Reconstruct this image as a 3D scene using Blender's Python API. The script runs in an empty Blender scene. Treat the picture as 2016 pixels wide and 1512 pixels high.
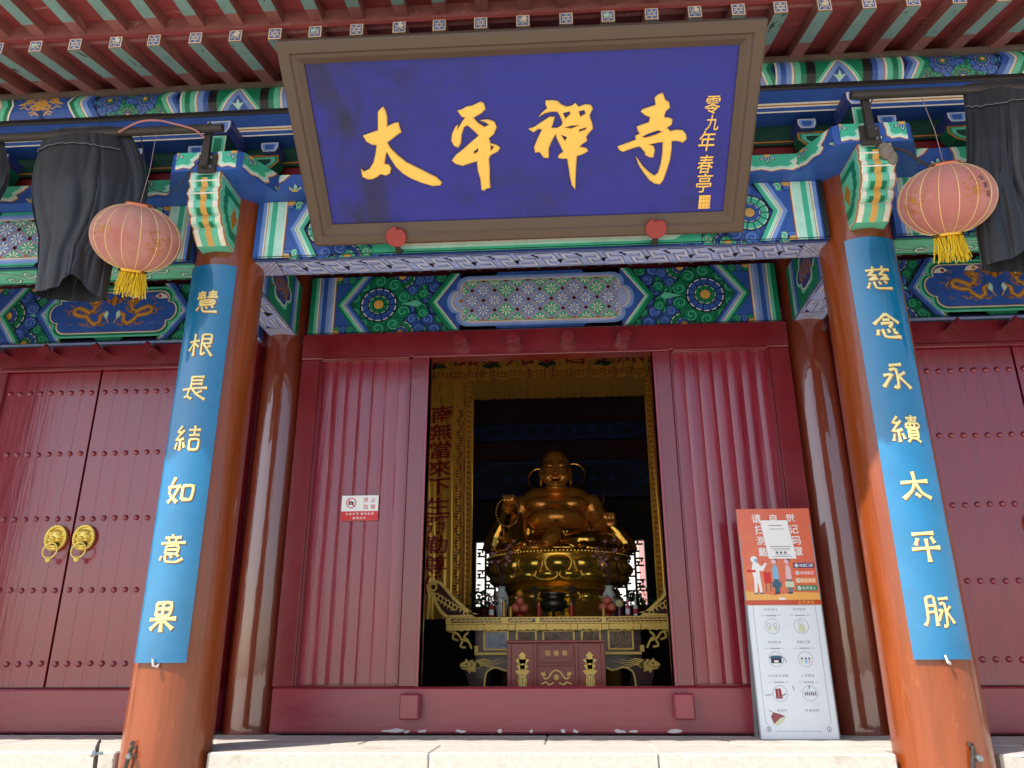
import bpy, math, random
from mathutils import Vector, Matrix
from mathutils.geometry import tessellate_polygon
random.seed(7)
SC = bpy.context.scene
COL = SC.collection
R = math.radians
PI = math.pi

# ---------------------------------------------------------------- camera, sky, sun, exposure
def make_camera(loc, yaw, pitch, roll, lens):
    cy, sy, cp, sp = math.cos(yaw), math.sin(yaw), math.cos(pitch), math.sin(pitch)
    F = Vector((-sy * cp, cy * cp, sp)); Rt = Vector((cy, sy, 0)); U = Rt.cross(F)
    c, s = math.cos(roll), math.sin(roll)
    R2 = c * Rt + s * U; U2 = -s * Rt + c * U
    cam = bpy.data.cameras.new('camera'); cam.lens = lens; cam.sensor_width = 36.0
    cam.sensor_fit = 'HORIZONTAL'; cam.clip_start = 0.05; cam.clip_end = 2000
    o = bpy.data.objects.new('camera', cam); COL.objects.link(o)
    m = Matrix.Identity(4)
    for i in range(3):
        m[i][0] = R2[i]; m[i][1] = U2[i]; m[i][2] = -F[i]; m[i][3] = loc[i]
    o.matrix_world = m
    SC.camera = o
make_camera((0.1275, -4.4644, 0.4208), 0.063, 0.3438, -0.004, 27.63)

SUN_EL, SUN_DIR = R(51.0), (0.72, 0.694)          # direction the light travels over the ground
world = bpy.data.worlds.new('World'); SC.world = world; world.use_nodes = True
wn = world.node_tree.nodes; wl = world.node_tree.links
wn.clear()
sky = wn.new('ShaderNodeTexSky'); sky.sky_type = 'NISHITA'; sky.sun_disc = False
sky.sun_elevation = SUN_EL
sky.sun_rotation = math.atan2(-SUN_DIR[0], -SUN_DIR[1])
sky.air_density = 1.0; sky.dust_density = 1.6; sky.ozone_density = 1.0
bg = wn.new('ShaderNodeBackground'); bg.inputs['Strength'].default_value = 0.13
wo = wn.new('ShaderNodeOutputWorld')
wl.new(sky.outputs[0], bg.inputs['Color']); wl.new(bg.outputs[0], wo.inputs['Surface'])
sl = bpy.data.lights.new('sun', 'SUN'); sl.energy = 4.2; sl.angle = R(0.53); sl.color = (1.0, 0.95, 0.87)
so = bpy.data.objects.new('sun', sl); COL.objects.link(so)
so.rotation_euler = Vector((SUN_DIR[0] * math.cos(SUN_EL), SUN_DIR[1] * math.cos(SUN_EL), -math.sin(SUN_EL))).to_track_quat('-Z', 'Y').to_euler()
so.location = (-10, -10, 20)
SC.view_settings.view_transform = 'Standard'; SC.view_settings.look = 'None'
SC.view_settings.exposure = 0.84; SC.view_settings.gamma = 1.0
SC.view_settings.use_curve_mapping = False
SC.render.engine = 'CYCLES'
SC.cycles.max_bounces = 8; SC.cycles.diffuse_bounces = 5; SC.cycles.glossy_bounces = 4
SC.cycles.use_denoising = True

# ---------------------------------------------------------------- materials
def S(r, g, b):
    f = lambda c: (c / 255 / 12.92) if c / 255 <= 0.04045 else ((c / 255 + 0.055) / 1.055) ** 2.4
    return (f(r), f(g), f(b))
MATS = {}
def mat(name, col, rough=0.5, metal=0.0, coat=0.0, var=0.12, scale=6.0, bump=0.0, bscale=50.0, stretch=(1, 1, 1),
        col2=None, c2lo=0.55, c2hi=0.7, c2scale=3.0, rvar=0.1, sheen=0.0, transl=0.0, spec=0.5, c2stretch=None, coatr=0.08, cior=1.6):
    m = bpy.data.materials.new(name); m.use_nodes = True
    nt = m.node_tree; n = nt.nodes; l = nt.links
    b = n['Principled BSDF']
    geo = n.new('ShaderNodeNewGeometry')
    mp = n.new('ShaderNodeMapping'); mp.inputs['Scale'].default_value = stretch
    l.new(geo.outputs['Position'], mp.inputs['Vector'])
    nz = n.new('ShaderNodeTexNoise'); nz.inputs['Scale'].default_value = scale; nz.inputs['Detail'].default_value = 6
    nz.inputs['Roughness'].default_value = 0.65
    l.new(mp.outputs[0], nz.inputs['Vector'])
    mr = n.new('ShaderNodeMapRange'); mr.inputs['From Min'].default_value = 0.25; mr.inputs['From Max'].default_value = 0.75
    mr.inputs['To Min'].default_value = 1 - var; mr.inputs['To Max'].default_value = 1 + var
    l.new(nz.outputs['Fac'], mr.inputs['Value'])
    mx = n.new('ShaderNodeMix'); mx.data_type = 'RGBA'; mx.blend_type = 'MULTIPLY'
    mx.inputs['Factor'].default_value = 1.0
    mx.inputs['A'].default_value = (*col, 1)
    l.new(mr.outputs[0], mx.inputs['B'])
    out = mx.outputs['Result']
    if col2:
        mp2 = n.new('ShaderNodeMapping'); mp2.inputs['Scale'].default_value = c2stretch or (1, 1, 1)
        mp2.inputs['Location'].default_value = (3.1, 7.7, 1.3)
        l.new(geo.outputs['Position'], mp2.inputs['Vector'])
        n2 = n.new('ShaderNodeTexNoise'); n2.inputs['Scale'].default_value = c2scale; n2.inputs['Detail'].default_value = 8
        n2.inputs['Roughness'].default_value = 0.7
        l.new(mp2.outputs[0], n2.inputs['Vector'])
        m2 = n.new('ShaderNodeMapRange'); m2.inputs['From Min'].default_value = c2lo; m2.inputs['From Max'].default_value = c2hi
        l.new(n2.outputs['Fac'], m2.inputs['Value'])
        mx2 = n.new('ShaderNodeMix'); mx2.data_type = 'RGBA'
        l.new(m2.outputs[0], mx2.inputs['Factor']); l.new(out, mx2.inputs['A']); mx2.inputs['B'].default_value = (*col2, 1)
        out = mx2.outputs['Result']
    l.new(out, b.inputs['Base Color'])
    b.inputs['Metallic'].default_value = metal
    b.inputs['Specular IOR Level'].default_value = spec
    r2 = n.new('ShaderNodeMapRange'); r2.inputs['From Min'].default_value = 0.3; r2.inputs['From Max'].default_value = 0.7
    r2.inputs['To Min'].default_value = max(0.02, rough - rvar * rough * 2); r2.inputs['To Max'].default_value = min(1, rough + rvar * rough * 2)
    l.new(nz.outputs['Fac'], r2.inputs['Value']); l.new(r2.outputs[0], b.inputs['Roughness'])
    if coat:
        b.inputs['Coat Weight'].default_value = coat; b.inputs['Coat IOR'].default_value = cior; b.inputs['Coat Roughness'].default_value = coatr
    if sheen:
        b.inputs['Sheen Weight'].default_value = sheen
    if transl:
        b.inputs['Transmission Weight'].default_value = 0.0
        tr = n.new('ShaderNodeBsdfTranslucent'); l.new(out, tr.inputs['Color'])
        ms = n.new('ShaderNodeMixShader'); ms.inputs[0].default_value = transl
        l.new(b.outputs[0], ms.inputs[1]); l.new(tr.outputs[0], ms.inputs[2])
        l.new(ms.outputs[0], n['Material Output'].inputs['Surface'])
    if bump:
        nb = n.new('ShaderNodeTexNoise'); nb.inputs['Scale'].default_value = bscale; nb.inputs['Detail'].default_value = 4
        l.new(mp.outputs[0], nb.inputs['Vector'])
        bp = n.new('ShaderNodeBump'); bp.inputs['Strength'].default_value = 1.0; bp.inputs['Distance'].default_value = bump
        l.new(nb.outputs['Fac'], bp.inputs['Height']); l.new(bp.outputs[0], b.inputs['Normal'])
        if coat:
            l.new(bp.outputs[0], b.inputs['Coat Normal'])
    MATS[name] = m
    return m
# pigments of the painted beams
PAINT = dict(rough=0.42, var=0.20, scale=6, bump=0.0006, bscale=70)
mat('B', S(48, 88, 168), **PAINT); mat('b', S(118, 152, 214), **PAINT)
mat('m', S(156, 172, 222), **PAINT)
mat('G', S(14, 124, 88), **PAINT); mat('g', S(98, 196, 164), **PAINT)
mat('q', S(184, 230, 212), **PAINT); mat('h', S(66, 182, 148), **PAINT)
mat('W', S(232, 226, 210), **PAINT); mat('Y', S(214, 166, 84), rough=0.4, var=.15, scale=20)
mat('K', S(22, 24, 30), **PAINT); mat('r', S(128, 18, 22), **PAINT); mat('O', S(178, 118, 42), rough=0.45, var=.25, scale=30)
mat('D', S(4, 66, 56), **PAINT)
mat('N', S(52, 66, 132), **PAINT)
# woodwork
mat('door_red', S(130, 20, 40), rough=0.36, coat=1.0, coatr=0.15, var=0.22, scale=3.0, stretch=(9, 9, .5), bump=0.0016, bscale=5, rvar=.2,
    col2=S(146, 64, 78), c2lo=.64, c2hi=.80, c2scale=7, c2stretch=(4, 4, .35))
mat('frame_red', S(114, 15, 28), rough=0.36, coat=0.9, coatr=0.18, var=0.12, scale=4.0, bump=0.0022, bscale=9, rvar=.12)
mat('threshold_red', S(138, 32, 52), rough=0.34, coat=0.6, coatr=0.3, var=0.14, scale=4.0, bump=0.004, bscale=5, stretch=(.6, 1, 2.2), rvar=.12)
mat('column_brown', S(118, 46, 16), rough=0.36, coat=1.0, coatr=0.03, cior=1.9, var=0.16, scale=3.0, stretch=(5, 5, .5), bump=0.004, bscale=2.6, rvar=.1)
mat('column_orange', S(134, 60, 12), rough=0.42, coat=0.6, coatr=0.10, var=0.22, scale=3.0, stretch=(5, 5, .5), bump=0.003, bscale=4, rvar=.25,
    col2=S(156, 92, 44), c2lo=.60, c2hi=.74, c2scale=11, c2stretch=(1.6, 1.6, .7))
mat('wood_black', S(34, 32, 34), rough=0.5, var=0.3, scale=5, stretch=(.4, 4, 4), bump=.002)
mat('rafter_red', S(144, 90, 84), rough=0.6, var=0.22, scale=5, stretch=(3, .7, 3), bump=0.002, bscale=40,
    col2=S(188, 144, 132), c2lo=.60, c2hi=.72, c2scale=7, c2stretch=(2, .6, 2))
mat('soffit_red', S(144, 64, 64), rough=0.6, var=0.28, scale=5, stretch=(.5, 6, 3), bump=0.003, bscale=14,
    col2=S(196, 150, 134), c2lo=.60, c2hi=.70, c2scale=5, c2stretch=(.5, 3, 1))
mat('rafter_teal', S(124, 156, 150), rough=0.6, var=0.16, scale=7, stretch=(4, .8, 2), bump=0.002, bscale=40,
    col2=S(58, 58, 52), c2lo=.60, c2hi=.635, c2scale=5, c2stretch=(3, .8, 1))
mat('eave_brown', S(104, 88, 78), rough=0.6, var=0.2, scale=9)
mat('deep_red', S(120, 16, 22), rough=0.5, var=0.1)
mat('dark_green', S(8, 60, 46), rough=0.5, var=0.15)
mat('plaque_brown', S(86, 68, 54), rough=0.5, var=0.12, scale=4, stretch=(.5, 5, 5), bump=0.001, bscale=40)
mat('plaque_blue', S(30, 34, 138), rough=0.48, var=0.12, scale=5, stretch=(.4, 3, 5), bump=0.0008, bscale=30,
    col2=S(24, 26, 84), c2lo=.50, c2hi=.72, c2scale=1.5, c2stretch=(1.1, 1.2, 1))
mat('gold_paint', S(246, 198, 92), rough=0.4, metal=0.15, var=0.08, scale=15, bump=.0015, bscale=60)
mat('gold_leaf', S(244, 226, 150), rough=0.34, metal=0.25, var=0.10, scale=40)
mat('couplet_blue', S(2, 108, 154), rough=0.3, coat=1.0, coatr=.05, var=0.14, scale=6, bump=.0014, bscale=9,
    col2=S(20, 116, 172), c2lo=.6, c2hi=.8, c2scale=7)
mat('support_red', S(150, 52, 48), rough=0.5, var=.1)
mat('lantern_pink', S(206, 130, 120), rough=0.55, var=0.10, scale=5, transl=0.35, sheen=.2,
    col2=S(216, 168, 154), c2lo=.42, c2hi=.68, c2scale=2.6, bump=.0008, bscale=60)
mat('tassel_yellow', S(226, 196, 40), rough=0.7, var=0.2, scale=60)
mat('brass', S(212, 168, 70), rough=0.22, metal=1.0, var=0.08)
mat('brass_bright', S(242, 216, 112), rough=0.3, metal=0.6, var=0.08)
mat('copper_rim', S(196, 120, 96), rough=0.25, metal=0.8, var=0.1)
mat('black_cloth', S(20, 24, 33), rough=0.55, var=0.12, scale=5, bump=.003, bscale=9, sheen=0.15)
mat('cloth_stitch', S(112, 116, 124), rough=0.8)
mat('iron', S(62, 56, 52), rough=0.6, metal=0.3, var=0.35, scale=18, bump=.002, bscale=40)
mat('steel', S(150, 156, 160), rough=0.35, metal=0.9, var=0.12)
def add_stain(name, x0, x1, dark):
    nt = MATS[name].node_tree; n = nt.nodes; l = nt.links; b = n['Principled BSDF']
    src = b.inputs['Base Color'].links[0].from_socket
    geo = n.new('ShaderNodeNewGeometry'); sx = n.new('ShaderNodeSeparateXYZ'); l.new(geo.outputs['Position'], sx.inputs[0])
    mp = n.new('ShaderNodeMapping'); mp.inputs['Scale'].default_value = (2.6, .8, .8); l.new(geo.outputs['Position'], mp.inputs['Vector'])
    nz = n.new('ShaderNodeTexNoise'); nz.inputs['Scale'].default_value = 1.7; nz.inputs['Detail'].default_value = 7; l.new(mp.outputs[0], nz.inputs['Vector'])
    r1 = n.new('ShaderNodeMapRange'); r1.interpolation_type = 'SMOOTHSTEP'; r1.inputs['From Min'].default_value = x1; r1.inputs['From Max'].default_value = x0; l.new(sx.outputs['X'], r1.inputs['Value'])
    r2 = n.new('ShaderNodeMapRange'); r2.interpolation_type = 'SMOOTHSTEP'; r2.inputs['From Min'].default_value = .44; r2.inputs['From Max'].default_value = .62; l.new(nz.outputs['Fac'], r2.inputs['Value'])
    mu = n.new('ShaderNodeMath'); mu.operation = 'MULTIPLY'; l.new(r1.outputs[0], mu.inputs[0]); l.new(r2.outputs[0], mu.inputs[1])
    mx = n.new('ShaderNodeMix'); mx.data_type = 'RGBA'; l.new(mu.outputs[0], mx.inputs['Factor']); l.new(src, mx.inputs['A']); mx.inputs['B'].default_value = (*dark, 1)
    l.new(mx.outputs['Result'], b.inputs['Base Color'])
add_stain('plaque_blue', -1.15, -.55, S(24, 24, 52))
mat('wire', S(150, 130, 128), rough=0.5); mat('wire_pink', S(178, 118, 112), rough=0.5); mat('wire_dark', S(26, 26, 28), rough=0.5)
mat('mud', S(128, 118, 108), rough=0.9, var=0.3, scale=30, bump=.01, bscale=40)
mat('stone_pale', S(184, 178, 168), rough=0.7, var=0.16, scale=30, bump=.002, bscale=60, col2=S(160, 148, 130), c2lo=.55, c2hi=.75, c2scale=5)
mat('stone_riser', S(168, 166, 160), rough=0.8, var=0.28, scale=60, bump=.003, bscale=120)
mat('paving', S(186, 178, 164), rough=0.85, var=0.14, scale=2, bump=.003, bscale=40)
mat('paint_chip', S(206, 196, 196), rough=0.7, var=0.1)
mat('sign_white', S(236, 236, 234), rough=0.35, var=.03); mat('sign_red', S(206, 44, 40), rough=0.35, var=.03)
mat('print_grey', S(120, 124, 130), rough=0.5, var=0); mat('print_dark', S(44, 50, 62), rough=.5, var=0)
mat('print_maroon', S(150, 40, 50), rough=.5, var=0)
mat('poster_orange', S(218, 110, 84), rough=0.3, var=0.07, scale=3, col2=S(232, 150, 84), c2lo=.5, c2hi=.8, c2scale=2.2, c2stretch=(1, 1, 1.6))
mat('poster_yellow', S(236, 176, 92), rough=0.3, var=.06); mat('poster_rust', S(196, 84, 56), rough=.3, var=.05)
mat('poster_white', S(224, 232, 238), rough=0.3, var=.04, scale=3)
mat('paper', S(240, 240, 240), rough=0.6, var=.02)
mat('print_sky', S(124, 186, 222), rough=.4, var=0); mat('print_green', S(40, 136, 84), rough=.4, var=0); mat('print_pink', S(228, 190, 196), rough=.4, var=0)
mat('print_navy', S(66, 58, 110), rough=.4, var=0); mat('print_coral', S(232, 104, 84), rough=.4, var=0); mat('print_amber', S(240, 160, 90), rough=.4, var=0)
mat('print_teal', S(60, 96, 116), rough=.4, var=0); mat('print_cream', S(206, 212, 178), rough=.4, var=0); mat('stand_grey', S(150, 156, 162), rough=.4, metal=.3)
# interior
mat('satin_gold', S(236, 176, 64), rough=0.3, metal=0.45, var=0.18, scale=8, stretch=(4, 4, .6), sheen=.3)
mat('satin_red', S(150, 16, 22), rough=0.5, var=.1); mat('satin_green', S(20, 64, 40), rough=0.5); mat('satin_pink', S(170, 50, 70), rough=0.5)
mat('fringe_gold', S(178, 130, 56), rough=0.5, var=0.2, scale=80, stretch=(1, 1, .05))
mat('statue_skin', S(222, 146, 62), rough=0.28, metal=0.6, var=0.08, scale=3)
mat('statue_gold', S(226, 172, 76), rough=0.2, metal=0.95, var=0.06, scale=6)
mat('lotus_gold', S(238, 194, 84), rough=0.22, metal=0.85, var=0.06, scale=6)
mat('bead_gold', S(236, 204, 130), rough=0.2, metal=1.0, var=0)
mat('altar_gold', S(252, 208, 104), rough=0.36, metal=0.25, var=0.15, scale=30, bump=.002, bscale=60)
mat('altar_wood', S(74, 26, 26), rough=0.3, var=0.2, scale=5, stretch=(.6, 4, 4), coat=.3)
mat('relief_stone', S(150, 120, 90), rough=0.4, var=.3, scale=40, bump=.006, bscale=35); mat('relief_pale', S(190, 190, 190), rough=0.5, var=.15, scale=40, bump=.004, bscale=45)
mat('box_wood', S(158, 44, 40), rough=0.3, var=0.14, scale=4, stretch=(3, 3, .5), coat=.3)
mat('bronze_dark', S(86, 80, 72), rough=0.35, metal=0.8, var=.2, scale=30, bump=.003, bscale=50)
mat('porcelain', S(214, 222, 214), rough=0.12, coat=.5, var=.05)
mat('glaze_green', S(44, 84, 72), rough=0.15, coat=.5); mat('glaze_pink', S(196, 130, 120), rough=0.2)
mat('peach', S(224, 118, 92), rough=0.45, var=.15, scale=30); mat('orange_fruit', S(234, 150, 44), rough=0.45); mat('pale_fruit', S(220, 214, 150), rough=0.4)
mat('blossom', S(186, 124, 132), rough=0.6, var=.15, scale=40); mat('twig', S(74, 40, 40), rough=0.7)
mat('leaf_green', S(24, 62, 34), rough=0.45, var=.35, scale=12)
mat('candle_red', S(190, 46, 40), rough=0.4); mat('candle_gold', S(222, 170, 84), rough=0.35, metal=.3); mat('bottle_pink', S(214, 110, 130), rough=0.3)
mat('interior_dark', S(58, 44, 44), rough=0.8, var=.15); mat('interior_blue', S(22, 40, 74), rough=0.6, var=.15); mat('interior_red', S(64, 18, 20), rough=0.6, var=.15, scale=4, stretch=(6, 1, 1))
mat('interior_line', S(120, 124, 140), rough=0.5); mat('lattice_dark', S(42, 22, 20), rough=0.5)
mat('plaster_white', S(232, 228, 222), rough=0.8, var=.06); mat('roof_tile', S(96, 100, 104), rough=0.7, var=.2); mat('rear_red', S(206, 150, 146), rough=.7)

# ---------------------------------------------------------------- builders
OFF = {}
def root_off(o):
    return OFF.get(o.name, Vector((0, 0, 0))) if o else Vector((0, 0, 0))
def tag(o, label=None, cat=None, group=None, kind=None):
    if label: o['label'] = label
    if cat: o['category'] = cat
    if group: o['group'] = group
    if kind: o['kind'] = kind
    return o
def thing(name, loc=(0, 0, 0), label=None, cat=None, group=None, kind=None):
    o = bpy.data.objects.new(name, None); COL.objects.link(o); o.location = loc
    o.empty_display_size = 0.1
    OFF[o.name] = Vector(loc)
    return tag(o, label, cat, group, kind)
def inst(name, mesh, parent=None, loc=(0, 0, 0), rot=None, scale=None):
    """another object on shared mesh data; loc is in world metres"""
    o = bpy.data.objects.new(name, mesh); COL.objects.link(o)
    off = root_off(parent)
    if parent: o.parent = parent
    OFF[o.name] = Vector(loc)
    o.location = Vector(loc) - off
    if rot: o.rotation_euler = rot
    if scale: o.scale = scale
    return o

class MB:
    def __init__(s):
        s.v = []; s.f = []; s.m = []
    def face(s, pts, m=0):
        k = len(s.v); s.v.extend([tuple(p) for p in pts]); s.f.append(tuple(range(k, k + len(pts)))); s.m.append(m)
    def add(s, vs, fs, m=0):
        k = len(s.v); s.v.extend([tuple(p) for p in vs])
        for f in fs:
            s.f.append(tuple(i + k for i in f)); s.m.append(m)
    def box(s, x0, x1, y0, y1, z0, z1, m=0, b=0.0):
        if b <= 0:
            vs = [(x, y, z) for z in (z0, z1) for y in (y0, y1) for x in (x0, x1)]
            s.add(vs, [(0, 2, 3, 1), (4, 5, 7, 6), (0, 1, 5, 4), (2, 6, 7, 3), (0, 4, 6, 2), (1, 3, 7, 5)], m); return
        X, Y, Z = (x0, x1), (y0, y1), (z0, z1); sg = (1, -1)
        idx = {}; vs = []
        for i in (0, 1):
            for j in (0, 1):
                for k in (0, 1):
                    for ax in range(3):
                        d = [sg[i] * b, sg[j] * b, sg[k] * b]; d[ax] = 0
                        idx[i, j, k, ax] = len(vs)
                        vs.append((X[i] + d[0], Y[j] + d[1], Z[k] + d[2]))
        fs = []
        for a in (0, 1):
            fs.append([idx[a, 0, 0, 0], idx[a, 1, 0, 0], idx[a, 1, 1, 0], idx[a, 0, 1, 0]])
            fs.append([idx[0, a, 0, 1], idx[1, a, 0, 1], idx[1, a, 1, 1], idx[0, a, 1, 1]])
            fs.append([idx[0, 0, a, 2], idx[1, 0, a, 2], idx[1, 1, a, 2], idx[0, 1, a, 2]])
            for c in (0, 1):
                fs.append([idx[0, a, c, 1], idx[1, a, c, 1], idx[1, a, c, 2], idx[0, a, c, 2]])
                fs.append([idx[a, 0, c, 0], idx[a, 1, c, 0], idx[a, 1, c, 2], idx[a, 0, c, 2]])
                fs.append([idx[a, c, 0, 0], idx[a, c, 1, 0], idx[a, c, 1, 1], idx[a, c, 0, 1]])
                for e in (0, 1):
                    fs.append([idx[a, c, e, 0], idx[a, c, e, 1], idx[a, c, e, 2]])
        # outward winding
        cx, cy, cz = (x0 + x1) / 2, (y0 + y1) / 2, (z0 + z1) / 2
        out = []
        for f in fs:
            p = [Vector(vs[i]) for i in f]; nrm = (p[1] - p[0]).cross(p[2] - p[0]); c = sum(p, Vector()) / len(p) - Vector((cx, cy, cz))
            out.append(tuple(f if nrm.dot(c) > 0 else f[::-1]))
        s.add(vs, out, m)
    def prism(s, poly, axis, a0, a1, m=0, mcap=None):
        """poly: list of 2D points in the two other axes (cyclic order x->yz, y->xz, z->xy)"""
        def P(p, a):
            if axis == 'x': return (a, p[0], p[1])
            if axis == 'y': return (p[0], a, p[1])
            return (p[0], p[1], a)
        n = len(poly); vs = [P(p, a0) for p in poly] + [P(p, a1) for p in poly]
        s.add(vs, [(i, (i + 1) % n, n + (i + 1) % n, n + i) for i in range(n)], m)
        tri = tessellate_polygon([[Vector((p[0], p[1], 0)) for p in poly]])
        mc = m if mcap is None else mcap
        s.add([P(p, a0) for p in poly], [tuple(t[::-1]) for t in tri], mc)
        s.add([P(p, a1) for p in poly], [tuple(t) for t in tri], mc)
    def tube(s, path, r, n=8, m=0, cap=True, flat=None):
        path = [Vector(p) for p in path]; rs = r if isinstance(r, (list, tuple)) else [r] * len(path)
        up = Vector((0, 0, 1)); rings = []
        t0 = (path[1] - path[0]).normalized()
        if abs(t0.dot(up)) > 0.95: up = Vector((0, 1, 0))
        nrm = (up - t0 * up.dot(t0)).normalized()
        k = len(s.v)
        for i, p in enumerate(path):
            if i == 0: t = path[1] - path[0]
            elif i == len(path) - 1: t = path[-1] - path[-2]
            else: t = path[i + 1] - path[i - 1]
            t.normalize(); nrm = (nrm - t * nrm.dot(t)).normalized(); bn = t.cross(nrm)
            for j in range(n):
                a = 2 * PI * j / n
                s.v.append(tuple(p + (nrm * math.cos(a) * (flat or 1) + bn * math.sin(a)) * rs[i]))
        for i in range(len(path) - 1):
            for j in range(n):
                j2 = (j + 1) % n
                s.f.append((k + i * n + j, k + i * n + j2, k + (i + 1) * n + j2, k + (i + 1) * n + j)); s.m.append(m)
        if cap:
            s.f.append(tuple(k + j for j in range(n))[::-1]); s.m.append(m)
            e = k + (len(path) - 1) * n
            s.f.append(tuple(e + j for j in range(n))); s.m.append(m)
    def lathe(s, prof, c=(0, 0, 0), n=24, m=0, a0=0, a1=2 * PI, M=None, cap=False):
        full = abs(a1 - a0 - 2 * PI) < 1e-6; k = len(s.v); cols = n if full else n + 1
        for r, z in prof:
            for j in range(cols):
                a = a0 + (a1 - a0) * j / n
                p = Vector((r * math.cos(a), r * math.sin(a), z))
                if M: p = M @ p
                s.v.append((p.x + c[0], p.y + c[1], p.z + c[2]))
        for i in range(len(prof) - 1):
            for j in range(n):
                j2 = (j + 1) % cols
                s.f.append((k + i * cols + j, k + i * cols + j2, k + (i + 1) * cols + j2, k + (i + 1) * cols + j)); s.m.append(m)
        if cap:
            s.f.append(tuple(k + j for j in range(cols))[::-1]); s.m.append(m)
            e = k + (len(prof) - 1) * cols
            s.f.append(tuple(e + j for j in range(cols))); s.m.append(m)
    def ell(s, c, r, n=16, nv=10, m=0, M=None):
        k = len(s.v); rx, ry, rz = r if isinstance(r, (list, tuple)) else (r, r, r)
        for i in range(nv + 1):
            t = PI * i / nv
            for j in range(n):
                a = 2 * PI * j / n
                p = Vector((rx * math.sin(t) * math.cos(a), ry * math.sin(t) * math.sin(a), -rz * math.cos(t)))
                if M: p = M @ p
                s.v.append((p.x + c[0], p.y + c[1], p.z + c[2]))
        for i in range(nv):
            for j in range(n):
                j2 = (j + 1) % n
                s.f.append((k + i * n + j, k + i * n + j2, k + (i + 1) * n + j2, k + (i + 1) * n + j)); s.m.append(m)
    def grid(s, fn, nu, nv, m=0, wrap=False):
        k = len(s.v); cols = nu if wrap else nu + 1
        for j in range(nv + 1):
            for i in range(cols):
                s.v.append(tuple(fn(i / nu, j / nv)))
        for j in range(nv):
            for i in range(nu):
                i2 = (i + 1) % cols
                s.f.append((k + j * cols + i, k + j * cols + i2, k + (j + 1) * cols + i2, k + (j + 1) * cols + i)); s.m.append(m)
    def mesh(s, name, mats, off=Vector((0, 0, 0)), smooth=False, angle=35, weld=False):
        me = bpy.data.meshes.new(name)
        me.from_pydata([(v[0] - off[0], v[1] - off[1], v[2] - off[2]) for v in s.v], [], s.f)
        for mn in ([mats] if isinstance(mats, str) else mats): me.materials.append(MATS[mn])
        me.polygons.foreach_set('material_index', s.m)
        if weld or smooth:
            import bmesh
            bm = bmesh.new(); bm.from_mesh(me); bmesh.ops.remove_doubles(bm, verts=bm.verts, dist=1e-5)
            if smooth: bmesh.ops.recalc_face_normals(bm, faces=bm.faces)
            bm.to_mesh(me); bm.free()
        if smooth:
            me.polygons.foreach_set('use_smooth', [True] * len(me.polygons)); me.set_sharp_from_angle(angle=R(angle))
        me.update(); return me
    def build(s, name, mats, parent=None, smooth=False, angle=35, weld=False):
        off = root_off(parent)
        o = bpy.data.objects.new(name, s.mesh(name, mats, off, smooth, angle, weld)); COL.objects.link(o)
        if parent: o.parent = parent
        OFF[o.name] = off
        return o
def solo(name, mb, mats, label, cat, group=None, smooth=False, angle=35, base=None, kind=None):
    """a thing that is one mesh, its origin at the given base point"""
    base = Vector(base) if base else Vector((0, 0, 0))
    o = bpy.data.objects.new(name, mb.mesh(name, mats, base, smooth, angle)); COL.objects.link(o)
    o.location = base; OFF[o.name] = base
    return tag(o, label, cat, group, kind)
def remeshed(name, mb, mats, parent, voxel=0.01, smooth=8):
    off = root_off(parent)
    me = mb.mesh(name, mats, off)
    o = bpy.data.objects.new(name, me); COL.objects.link(o)
    r = o.modifiers.new('r', 'REMESH'); r.mode = 'VOXEL'; r.voxel_size = voxel
    sm = o.modifiers.new('s', 'SMOOTH'); sm.iterations = smooth; sm.factor = 0.5
    dg = bpy.context.evaluated_depsgraph_get(); dg.update()
    m2 = bpy.data.meshes.new_from_object(o.evaluated_get(dg)); o.modifiers.clear(); o.data = m2; bpy.data.meshes.remove(me)
    m2.name = name
    m2.materials.clear(); m2.materials.append(MATS[mats])
    m2.polygons.foreach_set('use_smooth', [True] * len(m2.polygons))
    o.parent = parent; OFF[o.name] = off
    return o

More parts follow.
